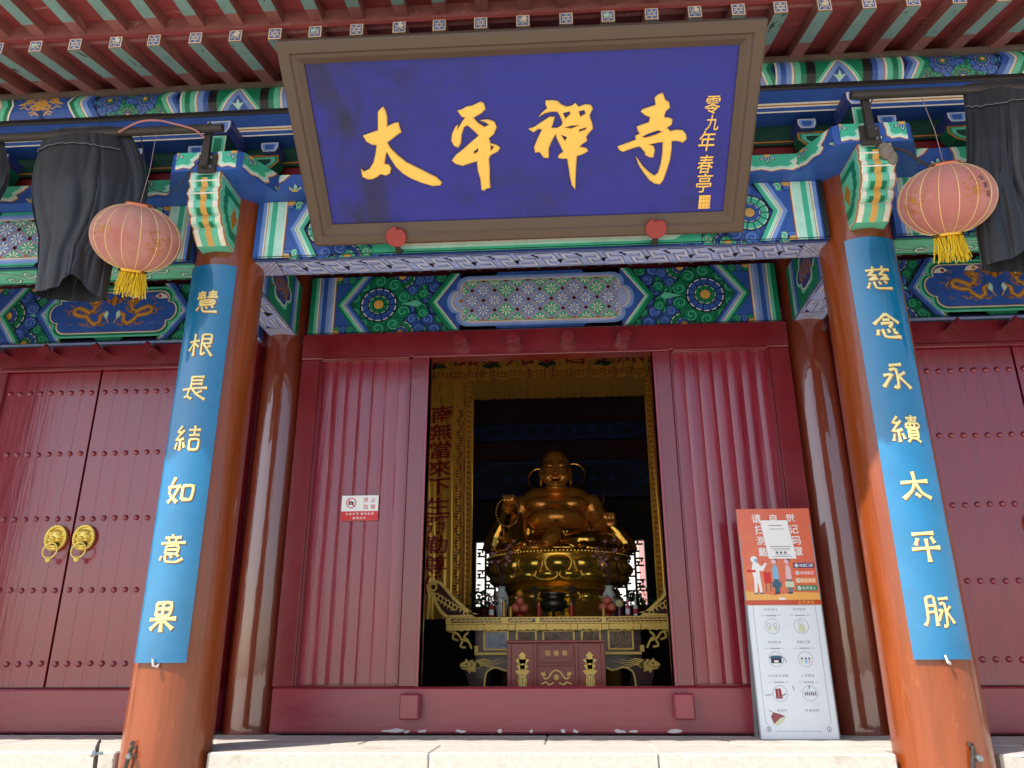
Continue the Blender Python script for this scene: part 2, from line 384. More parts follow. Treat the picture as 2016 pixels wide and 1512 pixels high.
# flat drawing on a surface: thin layers of paint, each half a millimetre above the last
def clip_half(poly, nx, ny, d):
    out = []; n = len(poly)
    for i in range(n):
        a, b = poly[i], poly[(i + 1) % n]
        da, db = nx * a[0] + ny * a[1] - d, nx * b[0] + ny * b[1] - d
        if da <= 0: out.append(a)
        if (da < 0 < db) or (db < 0 < da):
            t = da / (da - db); out.append((a[0] + (b[0] - a[0]) * t, a[1] + (b[1] - a[1]) * t))
    return out
class Draw:
    STEP = 0.0005
    def __init__(s, fmap, mats, mb=None, ucuts=None, vcuts=None):
        s.fm = fmap; s.mats = mats; s.mb = mb or MB(); s.clip = []; s.xf = lambda u, v: (u, v); s.uc = ucuts; s.vc = vcuts; s.base = 1
    def mi(s, m): return s.mats.index(m)
    def emit(s, poly, m, layer):
        poly = [s.xf(*p) for p in poly]
        for nx, ny, d in s.clip:
            poly = clip_half(poly, nx, ny, d)
            if len(poly) < 3: return
        pieces = [poly]
        for cuts, ax in ((s.uc, 0), (s.vc, 1)):
            if not cuts: continue
            res = []
            for p in pieces:
                lo, hi = min(q[ax] for q in p), max(q[ax] for q in p)
                cs = [c for c in cuts if lo + 1e-6 < c < hi - 1e-6]; rest = p
                for c in cs:
                    n = (1, 0) if ax == 0 else (0, 1)
                    a = clip_half(rest, n[0], n[1], c)
                    if len(a) >= 3: res.append(a)
                    rest = clip_half(rest, -n[0], -n[1], -c)
                    if len(rest) < 3: break
                if len(rest) >= 3: res.append(rest)
            pieces = res
        h = (s.base + layer) * s.STEP
        for p in pieces:
            s.mb.face([s.fm(u, v, h) for u, v in p], s.mi(m))
    def rectclip(s, u0, v0, u1, v1):
        s.clip = [(-1, 0, -u0), (1, 0, u1), (0, -1, -v0), (0, 1, v1)]
    def rect(s, u0, v0, u1, v1, m, layer=0): s.emit([(u0, v0), (u1, v0), (u1, v1), (u0, v1)], m, layer)
    def poly(s, pts, m, layer=0, holes=()):
        lines = [[Vector((p[0], p[1], 0)) for p in pts]] + [[Vector((p[0], p[1], 0)) for p in h] for h in holes]
        allp = [p for l in lines for p in l]
        for t in tessellate_polygon(lines): s.emit([(allp[i].x, allp[i].y) for i in t], m, layer)
    def disc(s, cx, cy, r, m, layer=0, n=16, ry=None): s.emit([(cx + r * math.cos(2 * PI * i / n), cy + (ry or r) * math.sin(2 * PI * i / n)) for i in range(n)], m, layer)
    def ribbon(s, pts, w, m, layer=0, closed=False, w1=None):
        n = len(pts); ws = w if isinstance(w, (list, tuple)) else ([w + ((w1 if w1 is not None else w) - w) * i / max(1, n - 1) for i in range(n)])
        L = []; Rr = []
        for i in range(n):
            if closed: a, b = pts[i - 1], pts[(i + 1) % n]
            else: a, b = pts[max(0, i - 1)], pts[min(n - 1, i + 1)]
            dx, dy = b[0] - a[0], b[1] - a[1]; l = math.hypot(dx, dy) or 1
            k = 1.0
            if 0 < i < n - 1 or closed:
                p0, p1, p2 = pts[i - 1], pts[i], pts[(i + 1) % n]
                e1 = (p1[0] - p0[0], p1[1] - p0[1]); e2 = (p2[0] - p1[0], p2[1] - p1[1])
                l1, l2 = math.hypot(*e1) or 1, math.hypot(*e2) or 1
                c = (e1[0] * e2[0] + e1[1] * e2[1]) / (l1 * l2); k = min(2.0, 1 / max(0.3, math.sqrt(max(0, (1 + c) / 2))))
            nx, ny = -dy / l * ws[i] / 2 * k, dx / l * ws[i] / 2 * k
            L.append((pts[i][0] + nx, pts[i][1] + ny)); Rr.append((pts[i][0] - nx, pts[i][1] - ny))
        for i in range(n if closed else n - 1):
            j = (i + 1) % n; s.emit([L[i], L[j], Rr[j], Rr[i]], m, layer)
    def ring(s, cx, cy, r, w, m, layer=0, n=20, a0=0, a1=2 * PI):
        full = abs(a1 - a0 - 2 * PI) < 1e-6
        k = n if full else n + 1
        s.ribbon([(cx + r * math.cos(a0 + (a1 - a0) * i / n), cy + r * math.sin(a0 + (a1 - a0) * i / n)) for i in range(k)], w, m, layer, closed=full)
    def glyph(s, ch, cx, cy, size, m, layer=0, bold=0.0, sx=1.0, shear=0.0):
        for t in glyph(ch, bold):
            s.emit([(cx + (p[0] + shear * p[1]) * size * sx, cy + p[1] * size) for p in t], m, layer)
GL = {}
def glyph(ch, bold=0.0):
    key = (ch, bold)
    if key in GL: return GL[key]
    c = bpy.data.curves.new('glyph', 'FONT'); c.body = ch; c.resolution_u = 3; c.offset = bold
    o = bpy.data.objects.new('glyph', c); COL.objects.link(o)
    dg = bpy.context.evaluated_depsgraph_get(); dg.update()
    me = o.evaluated_get(dg).to_mesh()
    vs = [(v.co.x, v.co.y) for v in me.vertices]; tr = [[vs[i] for i in p.vertices] for p in me.polygons]
    o.evaluated_get(dg).to_mesh_clear(); bpy.data.objects.remove(o); bpy.data.curves.remove(c)
    if vs:
        x0, x1 = min(v[0] for v in vs), max(v[0] for v in vs); y0, y1 = min(v[1] for v in vs), max(v[1] for v in vs)
        k = max(x1 - x0, y1 - y0); cx, cy = (x0 + x1) / 2, (y0 + y1) / 2
        tr = [[((p[0] - cx) / k, (p[1] - cy) / k) for p in t] for t in tr]
    GL[key] = tr
    return tr
def plane(O, eu, ev, n):
    O, eu, ev, n = Vector(O), Vector(eu), Vector(ev), Vector(n)
    return lambda u, v, h: O + eu * u + ev * v + n * h
PG = ['B', 'b', 'm', 'h', 'G', 'g', 'q', 'W', 'Y', 'K', 'r', 'O', 'D', 'N']
def arcpts(cx, cy, r, a0, a1, n=10, ry=None):
    return [(cx + r * math.cos(R(a0 + (a1 - a0) * i / n)), cy + (ry or r) * math.sin(R(a0 + (a1 - a0) * i / n))) for i in range(n + 1)]

# ---------------------------------------------------------------- painted motifs
def stripes(d, u, v0, v1, seq, L=0):
    for w, c in seq:
        d.rect(u, v0, u + w, v1, c, L); u += w
    return u
def chevron(d, ua, H, run, seq, L=0):
    """bands of a '<' whose apex is at ua"""
    u = ua
    for w, c in seq:
        d.emit([(u, H / 2), (u + run, H), (u + run + w, H), (u + w, H / 2)], c, L)
        d.emit([(u, H / 2), (u + w, H / 2), (u + run + w, 0), (u + run, 0)], c, L)
        u += w
    return u
def whorl(d, cx, cy, r, c, L, turn=1, a0=0.0):
    d.disc(cx, cy, r, 'K', L, 14); d.disc(cx, cy, r * .92, c, L + 1, 14)
    n = 16
    pts = []
    for i in range(n + 1):
        t = i / n; rr = r * (.80 - .62 * t); a = a0 + turn * t * 2.4 * PI
        pts.append((cx + rr * math.cos(a), cy + rr * math.sin(a)))
    d.ribbon(pts, r * .10, {'G': 'g', 'B': 'b', 'N': 'b', 'h': 'W'}.get(c, 'W'), L + 2)
def petals(d, cx, cy, r0, r1, c, n, L, a0=0.0):
    d.ring(cx, cy, (r0 + r1) / 2, r1 - r0, c, L, 24)
    for i in range(n):
        a = a0 + 2 * PI * i / n
        d.ribbon([(cx + r0 * math.cos(a), cy + r0 * math.sin(a)), (cx + r1 * math.cos(a), cy + r1 * math.sin(a))], r1 * .045, 'K', L + 2)
        m = [(cx + (r1 * .93) * math.cos(a + 2 * PI / n * t), cy + (r1 * .93) * math.sin(a + 2 * PI / n * t)) for t in (.18, .5, .82)]
        d.ribbon(m, r1 * .05, 'W', L + 1)
    d.ring(cx, cy, r1, r1 * .06, 'K', L + 3, 24); d.ring(cx, cy, r0, r1 * .05, 'K', L + 3, 24)
def rosette(d, cx, cy, Rr, cA, cB, L, outer=True, cO=None):
    if outer:
        d.disc(cx, cy, Rr * .92, 'K', L, 24); d.disc(cx, cy, Rr * .9, cO or cA, L + 1, 24)
        n = 10
        for i in range(n):
            a = 2 * PI * (i + .5) / n
            whorl(d, cx + Rr * .77 * math.cos(a), cy + Rr * .77 * math.sin(a), Rr * .225, cO or cA, L + 2, 1 if i % 2 else -1, a)
    petals(d, cx, cy, Rr * .31, Rr * .55, cB, 14, L + 5)
    petals(d, cx, cy, Rr * .15, Rr * .31, cA, 9, L + 9)
    d.disc(cx, cy, Rr * .16, 'K', L + 13); d.disc(cx, cy, Rr * .145, 'Y', L + 14)
SWAP = {1: {'G': 'B', 'g': 'b', 'B': 'G', 'b': 'g', 'q': 'b'}, 2: {'G': 'B', 'g': 'b', 'B': 'h', 'b': 'q', 'm': 'q'}}
def sw(seq, on):
    return [(w, SWAP[int(on)].get(c, c) if on else c) for w, c in seq]
def beam_half(d, H, Wd, ua, swap=False, flower=.54, run=None):
    """left half of a painted tie beam: end stripes, chevrons, flower field, start of the centre panel at ua"""
    a, b_ = {0: ('G', 'B'), 1: ('B', 'G'), 2: ('B', 'h')}[int(swap)]
    run = run or H * .36
    d.rectclip(0, 0, Wd, H)
    keep = d.clip
    d.rect(0, 0, Wd / 2, H, 'N', 0)
    # flower field
    f0, f1 = .26, ua + run
    r = H * .104; k = 0
    yy = r * .6
    while yy < H + r:
        xx = f0
        while xx < f1 + r:
            whorl(d, xx + (k % 2) * r, yy, r, (a if (k + int(xx * 9)) % 2 else b_), 1 + (k % 2) * 3, 1, xx * 5 + k); xx += r * 2.02
        yy += r * 1.75; k += 1
    if flower:
        for v in (0, H):
            rosette(d, flower + H * .36, v, H * .40, b_, a, 8, True, b_)
        rosette(d, flower, H / 2, H * .54, a, b_, 26, True, a)
        d.emit([(flower + H * .36, H * .5), (flower + H * .62, H * .56), (flower + H * .70, H * .5), (flower + H * .62, H * .44)], 'g', 42)
        whorl(d, flower + H * .72, H * .66, r * .9, a, 43); whorl(d, flower + H * .72, H * .34, r * .9, a, 43, -1)
    L = 48
    # end field behind the first chevron
    d.emit([(.0, 0), (.225, 0), (.205 + run, 0), (.205, H / 2)], a if swap else 'B', L)
    d.emit([(.0, H), (.225, H), (.205 + run, H), (.205, H / 2)], a if swap else 'B', L)
    d.rect(0, 0, .2, H, 'B', L)
    for v in (0, H):
        for k in range(3): whorl(d, .22 + .05 * k, v + (0.03 if v == 0 else -.03), .035, b_ if k % 2 else a, L + 1)
        d.disc(.215, v, .03, 'Y', L + 4)
    L = 54
    u = stripes(d, 0, 0, H, sw([(.036, 'G'), (.024, 'g'), (.009, 'W'), (.005, 'O'), (.022, 'b'), (.034, 'B'), (.028, 'b'), (.024, 'm'), (.010, 'W'), (.007, 'O')], swap), L)
    chevron(d, u + .008, H, run, sw([(.022, 'G'), (.026, 'g'), (.008, 'W'), (.004, 'O'), (.022, 'b'), (.026, 'B'), (.005, 'K')], swap), L + 1)
    if flower:
        chevron(d, ua - .008, H, run, sw([(.006, 'K'), (.038, 'G'), (.022, 'g'), (.008, 'W'), (.004, 'O'), (.3, 'B')], swap), L + 1)
        d.emit([(ua + .25, 0), (Wd / 2, 0), (Wd / 2, H), (ua + .25, H)], sw([(0, 'B')], swap)[0][1], L + 1)
    d.clip = keep
    return L + 2
def cartouche(u0, u1, v0, v1, k):
    """a lobed frame outline: rounded ends with an inward notch"""
    H = v1 - v0; r = H * .22; c = (v0 + v1) / 2
    left = arcpts(u0 + k + r, v1 - r * .9, r, 90, 200, 6, r * .9) + arcpts(u0 + k, c, k, 110, 250, 8, H * .24) + arcpts(u0 + k + r, v0 + r * .9, r, 160, 270, 6, r * .9)
    right = [(u0 + u1 - x, y) for x, y in left][::-1]
    return left + right
def brocade(d, u0, u1, v0, v1, L, ew=.175):
    d.poly(cartouche(u0 - .05, u1 + .05, v0 - .045, v1 + .045, .07), 'b', L)
    d.poly(cartouche(u0 - .028, u1 + .028, v0 - .028, v1 + .028, .07), 'm', L + 1)
    d.poly(cartouche(u0 - .012, u1 + .012, v0 - .012, v1 + .012, .07), 'W', L + 2)
    d.poly(cartouche(u0 - .006, u1 + .006, v0 - .006, v1 + .006, .07), 'O', L + 3)
    d.poly(cartouche(u0, u1, v0, v1, .07), 'm', L + 4)
    keep = d.clip
    H = v1 - v0; eh = H / 2.0
    cu = (u0 + u1) / 2
    nx = int((u1 - u0) / ew) + 2
    for j in range(5):
        for i in range(-nx, nx + 1):
            if (i + j) % 2: continue
            x = cu + i * ew / 2; y = v0 + j * eh / 2
            if x < u0 - .02 or x > u1 + .02: continue
            inset = .075 if j != 2 else .0
            d.clip = keep + [(-1, 0, -(u0 + inset)), (1, 0, u1 - inset), (0, -1, -v0), (0, 1, v1)]
            c = 'G' if (j in (0, 4) or (j in (1, 3) and (i // 2) % 2 == 0)) else 'm'
            k = .84
            d.emit([(x - ew / 2 * k, y), (x, y - eh / 2 * k), (x + ew / 2 * k, y), (x, y + eh / 2 * k)], 'O', L + 6)
            k = .80
            d.emit([(x - ew / 2 * k, y), (x, y - eh / 2 * k), (x + ew / 2 * k, y), (x, y + eh / 2 * k)], 'h' if c == 'G' else 'b', L + 7)
            for q in range(8):
                a = q * PI / 4; r = ew * .27
                e = [(x + r * .15 * math.cos(a), y + r * .15 * math.sin(a)), (x + r * .7 * math.cos(a - .22), y + r * .7 * math.sin(a - .22)), (x + r * math.cos(a), y + r * math.sin(a)), (x + r * .7 * math.cos(a + .22), y + r * .7 * math.sin(a + .22))]
                d.emit(e, 'W', L + 9)
                e2 = [(x + (p[0] - x) * .8 + .0, y + (p[1] - y) * .8) for p in e]
                a2 = a + PI / 8
                d.emit([(x + r * .45 * math.cos(a2 - .1), y + r * .45 * math.sin(a2 - .1)), (x + r * .95 * math.cos(a2), y + r * .95 * math.sin(a2)), (x + r * .45 * math.cos(a2 + .1), y + r * .45 * math.sin(a2 + .1))], 'D' if c == 'G' else 'N', L + 8)
            s_ = .012
            for ex, ey in ((x - ew / 2, y), (x, y + eh / 2)):
                d.emit([(ex - s_, ey - s_), (ex + s_, ey - s_), (ex + s_, ey + s_), (ex - s_, ey + s_)], 'O', L + 10)
            d.ribbon([(x - ew / 2, y), (x, y + eh / 2)], .006, 'W', L + 9); d.ribbon([(x - ew / 2, y), (x, y - eh / 2)], .006, 'W', L + 9); d.ribbon([(x - ew / 2, y), (x, y + eh / 2)], .003, 'r', L + 11); d.ribbon([(x - ew / 2, y), (x, y - eh / 2)], .003, 'r', L + 11)
    d.clip = keep
def dragon(d, cu, cv, s, sg, L, c='O'):
    P = lambda pts: [(cu + sg * x * s, cv + y * s) for x, y in pts]
    # body, tail to head
    body = [(.06, -.30), (.14, -.16), (.22, -.02), (.30, -.08), (.30, -.24), (.42, -.32), (.55, -.24), (.66, -.10), (.84, -.08), (.98, -.02), (1.0, .10), (.88, .14), (.74, .08), (.60, .00), (.50, .06), (.46, .16), (.54, .24)]
    ws = [.02, .05, .09, .10, .10, .10, .11, .11, .11, .11, .10, .11, .12, .12, .11, .10, .08]
    d.ribbon(P(body), [w * s for w in ws], c, L)
    d.ribbon(P(body), [w * s * .3 for w in ws], 'Y', L + 1)
    d.poly(P([(.44, .20), (.36, .16), (.38, .24), (.34, .30), (.44, .34), (.42, .42), (.52, .36), (.60, .44), (.58, .34), (.68, .36), (.62, .26), (.56, .18)]), c, L + 1)
    d.disc(*P([(.48, .29)])[0], .018 * s, 'W', L + 2, 8)
    for leg in ([(.60, .02), (.48, -.02), (.40, .02), (.34, .10)], [(.92, .12), (1.06, .10), (1.14, .02), (1.10, -.08)], [(.56, -.26), (.66, -.34), (.78, -.32)], [(.34, -.26), (.28, -.36), (.18, -.34)]):
        d.ribbon(P(leg), .05 * s, c, L, w1=.025 * s)
        ex, ey = leg[-1]
        for a in (-.6, 0, .6, 1.2):
            d.ribbon(P([(ex, ey), (ex + .07 * math.cos(a + 1.2), ey + .07 * math.sin(a + 1.2))]), .02 * s, c, L, w1=.005 * s)
    rng = random.Random(3)
    for i in range(18):
        x, y = rng.uniform(.15, 1.25), rng.choice((rng.uniform(-.38, -.3), rng.uniform(.2, .4), rng.uniform(-.25, .3)))
        pts = [(x + t * .12, y + .02 * math.sin(t * 6 + i)) for t in (0, .25, .5, .75, 1)]
        d.ribbon(P(pts), .014 * s, c, L)
def dragon_panel(d, cu, u0, u1, v0, v1, L):
    d.poly(cartouche(u0 - .05, u1 + .05, v0 - .045, v1 + .045, .07), 'g', L); d.poly(cartouche(u0 - .03, u1 + .03, v0 - .03, v1 + .03, .07), 'G', L + 1)
    d.poly(cartouche(u0 - .012, u1 + .012, v0 - .012, v1 + .012, .07), 'W', L + 2); d.poly(cartouche(u0 - .005, u1 + .005, v0 - .005, v1 + .005, .07), 'O', L + 3)
    d.poly(cartouche(u0, u1, v0, v1, .07), 'B', L + 4)
    cv = (v0 + v1) / 2; s = (v1 - v0) * .95
    for sg in (-1, 1): dragon(d, cu, cv, s, sg, L + 6)
    d.poly([(cu - .035, cv + .09), (cu, cv + .05), (cu + .035, cv + .09), (cu + .02, cv + .13), (cu, cv + .15), (cu - .02, cv + .13)], 'O', L + 6)
    for q in (-1, 1):
        for k in range(3):
            d.ribbon([(cu + q * .02, cv + .08 + k * .01), (cu + q * (.06 + .02 * k), cv + .09 + .02 * k), (cu + q * (.07 + .02 * k), cv + .15 + .01 * k)], .008, 'O', L + 6)
        d.poly([(cu + q * .05, cv + .02), (cu + q * .07, cv - .03), (cu + q * .04, cv - .06), (cu + q * .03, cv - .01)], 'q', L + 9)
        for (x, y, c) in ((.14, .145, 'O'), (.37, .13, 'r')):
            d.poly([(cu + q * (x - .04), cv + y), (cu + q * x, cv + y + .028), (cu + q * (x + .05), cv + y + .01), (cu + q * (x + .07), cv + y - .02), (cu + q * x, cv + y - .022)], 'W', L + 9)
            d.disc(cu + q * x, cv + y, .014, c, L + 10, 8)
def cloud_face(d, Ln, H, L=0, period=.56, ph=0.0):
    d.rect(0, 0, Ln, H, 'B', L)
    u = -period + ph
    while u < Ln + period:
        c = [(u, H), (u + period * .03, H * .60), (u + period * .02, H * .30), (u + period * .10, H * .12), (u + period * .22, H * .18), (u + period * .33, H * .06), (u + period * .46, H * .16), (u + period * .58, H * .08), (u + period * .66, H * .26), (u + period * .62, H * .48), (u + period * .70, H * .66), (u + period * .78, H)]
        d.poly(c, 'O', L + 1)
        q = lambda k: [(u + period * .33 + (x - u - period * .33) * k, H + (y - H) * k) for x, y in c]
        d.poly(q(.95), 'W', L + 2); d.poly(q(.86), 'q', L + 3); d.poly(q(.74), 'h', L + 4)
        # hanging flower bud and rising bud
        for (x, s, c2) in ((u + period * .30, -1, 'B'), (u + period * .84, 1, 'g')):
            y0 = H if s < 0 else 0
            for a in (-.9, 0, .9):
                tip = (x + math.sin(a) * .06, y0 + s * math.cos(a) * H * .52)
                mid = (x + math.sin(a) * .035, y0 + s * math.cos(a) * H * .28)
                d.emit([(x, y0), (mid[0] - .018, mid[1]), tip, (mid[0] + .018, mid[1])], 'K', L + 5)
                d.emit([(x, y0), (mid[0] - .012, mid[1]), (x + (tip[0] - x) * .88, y0 + (tip[1] - y0) * .88), (mid[0] + .012, mid[1])], 'W' if a else 'q', L + 6)
                d.emit([(x, y0), (mid[0] - .007, mid[1]), (x + (tip[0] - x) * .72, y0 + (tip[1] - y0) * .72), (mid[0] + .007, mid[1])], c2, L + 7)
            d.disc(x, y0, .02, 'Y', L + 8, 10)
        u += period
def meander(d, Ln, H, L=0):
    d.rect(0, 0, Ln, H, 'm', L)
    for v in (H * .10, H * .90): d.rect(0, v - .002, Ln, v + .002, 'N', L + 2)
    t = H * .15; per = H * 1.25; sk = H * .42
    n = max(1, int((Ln - .28) / per)); per = (Ln - .28) / n
    lo, hi = H * .20, H * .80; mid = H / 2
    keep = d.clip; d.clip = keep + [(-1, 0, -.14), (1, 0, Ln - .14), (0, -1, -H * .1), (0, 1, H * .9)]
    for i in range(-1, n + 1):
        u = .14 + i * per
        X = lambda x, y: (u + x * per + sk * (y / H - .5), y)
        for (x, y, s_) in ((.02, .34, 1), (.52, .66, -1), (.30, .14, 1), (.80, .86, -1)):
            d.emit([X(x - .06, H * (y - .15)), X(x + .11, H * (y - .15)), X(x + .02 + .05 * s_, H * (y + .15))], 'K', L + 1)
        for path in ([X(.08, lo), X(.46, lo), X(.46, mid), X(.22, mid), X(.22, hi), X(.40, hi)], [X(.58, hi), X(.94, hi), X(.94, mid), X(.70, mid), X(.70, lo), X(.90, lo)]):
            d.ribbon(path, t * 1.06, 'K', L + 2); d.ribbon(path, t * .80, 'm', L + 3); d.ribbon([(x + .004, y + .012) for x, y in path], t * .18, 'W', L + 4)
    d.clip = keep
    for q in (0, 1):
        u0 = 0 if q == 0 else Ln - .14
        d.rect(u0, H * .08, u0 + .14, H * .92, 'm', L + 4)
        for s in (-1, 0, 1):
            for sg in (-1, 1):
                d.clip = keep + [(-1, 0, -u0), (1, 0, u0 + .14), (0, -1, -H * .1), (0, 1, H * .9)]
                d.ribbon([(u0 + .07 - sg * .11 + s * .035, -.02), (u0 + .07 + sg * .11 + s * .035, H + .02)], .004, 'N', L + 5)
                d.ribbon([(u0 + .07 - sg * .11 + s * .035 + .006, -.02), (u0 + .07 + sg * .11 + s * .035 + .006, H + .02)], .005, 'W', L + 5)
        d.clip = keep
        d.rect(u0 + (.135 if q == 0 else 0), 0, u0 + (.14 if q == 0 else .005), H, 'K', L + 6)
    for v in (H * .02, H * .98): d.rect(0, v - .004, Ln, v + .004, 'K', L + 6)
def scroll_band(d, Ln, H, L=0):
    d.rect(0, 0, Ln, H, 'g', L); d.rect(0, 0, Ln, H * .1, 'G', L + 1); d.rect(0, H * .9, Ln, H, 'G', L + 1)
    u = H; k = 0
    d.ribbon([(x * .03, H / 2 + H * .22 * math.sin(x * .03 / H * 2.2)) for x in range(int(Ln / .03) + 1)], H * .10, 'K', L + 2)
    d.ribbon([(x * .03, H / 2 + H * .22 * math.sin(x * .03 / H * 2.2)) for x in range(int(Ln / .03) + 1)], H * .05, 'q', L + 3)
    while u < Ln - .05:
        v = H * (.34 if k % 2 else .66)
        sp = [(u + H * .24 * (1 - t / 14) * math.cos(t * .5), v + H * .22 * (1 - t / 14) * math.sin(t * .5)) for t in range(13)]
        d.ribbon(sp, H * .12, 'K', L + 4); d.ribbon(sp, H * .07, 'q', L + 5)
        u += H * 1.43 / 2; k += 1
def purlin_paint(d, W, H, L=0, phase=0):
    """bands of the eave purlin, all the way along"""
    d.rect(0, 0, W, H, 'N', L)
    def flowers(u, w):
        for i in range(int(w / .068) + 1):
            for j in range(3): whorl(d, u + .03 + i * .068, H * (.14 + .37 * j), .037, 'G' if (i + j) % 2 else 'B', L + 1, 1, i)
        n = max(1, round(w / .28))
        for k in range(n): rosette(d, u + w * (k + .5) / n, H * .55, .088, 'G', 'B', L + 6, True, 'B'); rosette(d, u + w * k / n, 0, .08, 'B', 'G', L + 6, True, 'G')
    cols = [c + 6.2 for c in (-4.8, -2.0, 2.0, 4.8)]
    for k in range(len(cols) - 1):
        c0, c1 = cols[k], cols[k + 1]; half = (c1 - c0) / 2; swp = k % 2
        for mir in (False, True):
            d.xf = (lambda u, v: (c0 + u, v)) if not mir else (lambda u, v: (c1 - u, v))
            u = .15; d.rect(u, 0, u + .06, H, 'K', L + 30); u += .06
            for w, c in sw([(.035, 'B'), (.04, 'b'), (.005, 'O'), (.014, 'W'), (.035, 'g'), (.035, 'G'), (.022, 'g'), (.012, 'W')], swp): d.rect(u, 0, u + w, H, c, L + 30); u += w
            kk = H * .24
            def chv(u, seq, sg):
                for w, c in seq:
                    d.emit([(u, H / 2), (u - kk * sg, H), (u - kk * sg + w, H), (u + w, H / 2)], c, L + 29); d.emit([(u, H / 2), (u + w, H / 2), (u - kk * sg + w, 0), (u - kk * sg, 0)], c, L + 29); u += w
                return u
            u0 = u
            u = chv(u + .03, sw([(.03, 'B'), (.03, 'b'), (.012, 'W'), (.005, 'O'), (.028, 'g'), (.03, 'G')], swp), 1)
            fw = .56 if half > 1.6 else .50
            flowers(u - .04, fw)
            u = u + fw - .04
            u = chv(u, sw([(.04, 'B'), (.035, 'b'), (.012, 'W'), (.006, 'O'), (.04, 'g'), (.03, 'G'), (.014, 'W')], swp), 1)
            d.rect(u - kk, 0, half + .02, H, 'B', L + 20)
            rg = random.Random(k)
            d.ribbon([(u + .05 + i * .06, H * (.5 + .26 * math.sin(i * 1.25))) for i in range(int((half - u - .08) / .06) + 1)], [.014 + .02 * abs(math.sin(i * .7)) for i in range(int((half - u - .08) / .06) + 1)], 'Y', L + 21)
            for i in range(34):
                x, y = rg.uniform(u + .03, half), H * rg.uniform(.12, .88); d.ribbon([(x, y), (x + .03, y + .012), (x + .055, y - .004)], .008, 'Y', L + 22)
        d.xf = lambda u, v: (u, v)
    for c in cols:
        u = c - .15; d.rect(u, 0, u + .30, H, 'G', L + 30)
        for i, (k, cc) in enumerate(((1.0, 'g'), (.86, 'W'), (.78, 'O'), (.74, 'b'), (.5, 'B'))):
            d.emit([(u + .15 - .15 * k, 0), (u + .15, H * k), (u + .15 + .15 * k, 0)], cc, L + 31 + i)
        for a in (-.9, 0, .9):
            d.emit([(u + .15, 0), (u + .15 + math.sin(a) * .03 - .012, H * .2), (u + .15 + math.sin(a) * .06, H * .38 * math.cos(a)), (u + .15 + math.sin(a) * .03 + .012, H * .2)], 'q', L + 38)

# ---------------------------------------------------------------- the setting
mb = MB(); mb.box(-300, 300, -300, 300, -1.6, -1.25)
tag(mb.build('courtyard_ground', 'paving'), kind='structure')
plat = thing('stone_platform', (0, 0, 0), kind='structure')
mb = MB(); mb.box(-6.4, 6.4, .06, 8.0, -1.25, -.10); mb.build('core', 'stone_riser', plat)
SLAB_Y = -.065
def slab(x0, x1, y0, y1, dz=0.0):
    m = MB(); m.box(x0 + .002, x1 - .002, y0 + .002, y1 - .002, -.088, dz, 0, .008); m.build('floor_slab', 'stone_pale', plat)
RN = .245   # notch half-width round each front column
for xs in ((-6.4, -4.8 - RN), (-4.8 + RN, -2 - RN), (-2 + RN, 2 - RN), (2 + RN, 4.8 - RN), (4.8 + RN, 6.4)):
    n = max(1, round((xs[1] - xs[0]) / 1.25)); w = (xs[1] - xs[0]) / n
    for i in range(n):
        slab(xs[0] + i * w, xs[0] + (i + 1) * w, SLAB_Y, .40, random.uniform(-.001, .001))
for c in (-4.8, -2, 2, 4.8): slab(c - RN, c + RN, .20, .40)
for i in range(12): slab(-6.4 + i * 12.8 / 12, -6.4 + (i + 1) * 12.8 / 12, .40, .95, random.uniform(-.001, .001))
for i in range(10):
    for j in range(6): slab(-6.4 + i * 1.28, -6.4 + (i + 1) * 1.28, .95 + j, 1.95 + j)
for xs in ((-6.4, -4.8 - RN), (-4.8 + RN, -2 - RN), (-2 + RN, 2 - RN), (2 + RN, 4.8 - RN), (4.8 + RN, 6.4)):
    n = max(1, round((xs[1] - xs[0]) / 1.1)); w = (xs[1] - xs[0]) / n
    for i in range(n):
        for k in range(3):
            m = MB(); m.box(xs[0] + i * w + .003, xs[0] + (i + 1) * w - .003, SLAB_Y + .025, .06, -.092 - .385 * (k + 1) + .004, -.092 - .385 * k, 0, .006)
            m.build('riser_stone', 'stone_riser', plat)
# wall of the yard behind the hall, seen through the rear windows
mb = MB(); mb.box(-9, 9, 15.0, 15.3, -1.25, 4.5); mb.box(-9, 9, 14.9, 15.4, 4.5, 4.8, 1)
for x in (-3.9, -2.62, 1.95, 3.6): mb.box(x, x + .22, 14.93, 14.995, .6, 3.9, 2)
solo('rear_yard_wall', mb, ['plaster_white', 'roof_tile', 'rear_red'], 'whitewashed yard wall with red panels seen through the rear lattice windows', 'wall', base=(0, 15, -1.25))

# ---------------------------------------------------------------- the hall
hall = thing('temple_hall', (0, 0, 0), 'red and blue painted timber temple hall with open doorway and tiled eaves', 'temple')
CX = (-4.8, -2.0, 2.0, 4.8)
def column(x, y, r0, r1, z0, z1, m, lab=None):
    mb = MB(); n = 14
    mb.lathe([(r0 + (r1 - r0) * max(0, (i / n * (z1 - z0) + z0)) / z1, z0 + (z1 - z0) * i / n) for i in range(n + 1)], (x, y, 0), 40, cap=True)
    o = mb.build('column', m, hall, smooth=True)
    if lab: o['label'] = lab
    return o
for x in CX:
    column(x, 0, .228, .214, -1.25, 3.30, 'column_orange')
for x in CX:
    column(x, 1.18, .192, .182, 0, 3.4, 'column_brown')
YW = .985                       # face of the wall frame
def part(name, m, *boxes, b=.006, lab=None, par=None):
    mb = MB()
    for bx in boxes: mb.box(*bx, 0, b)
    o = mb.build(name, m, par or hall)
    if lab: o['label'] = lab
    return o
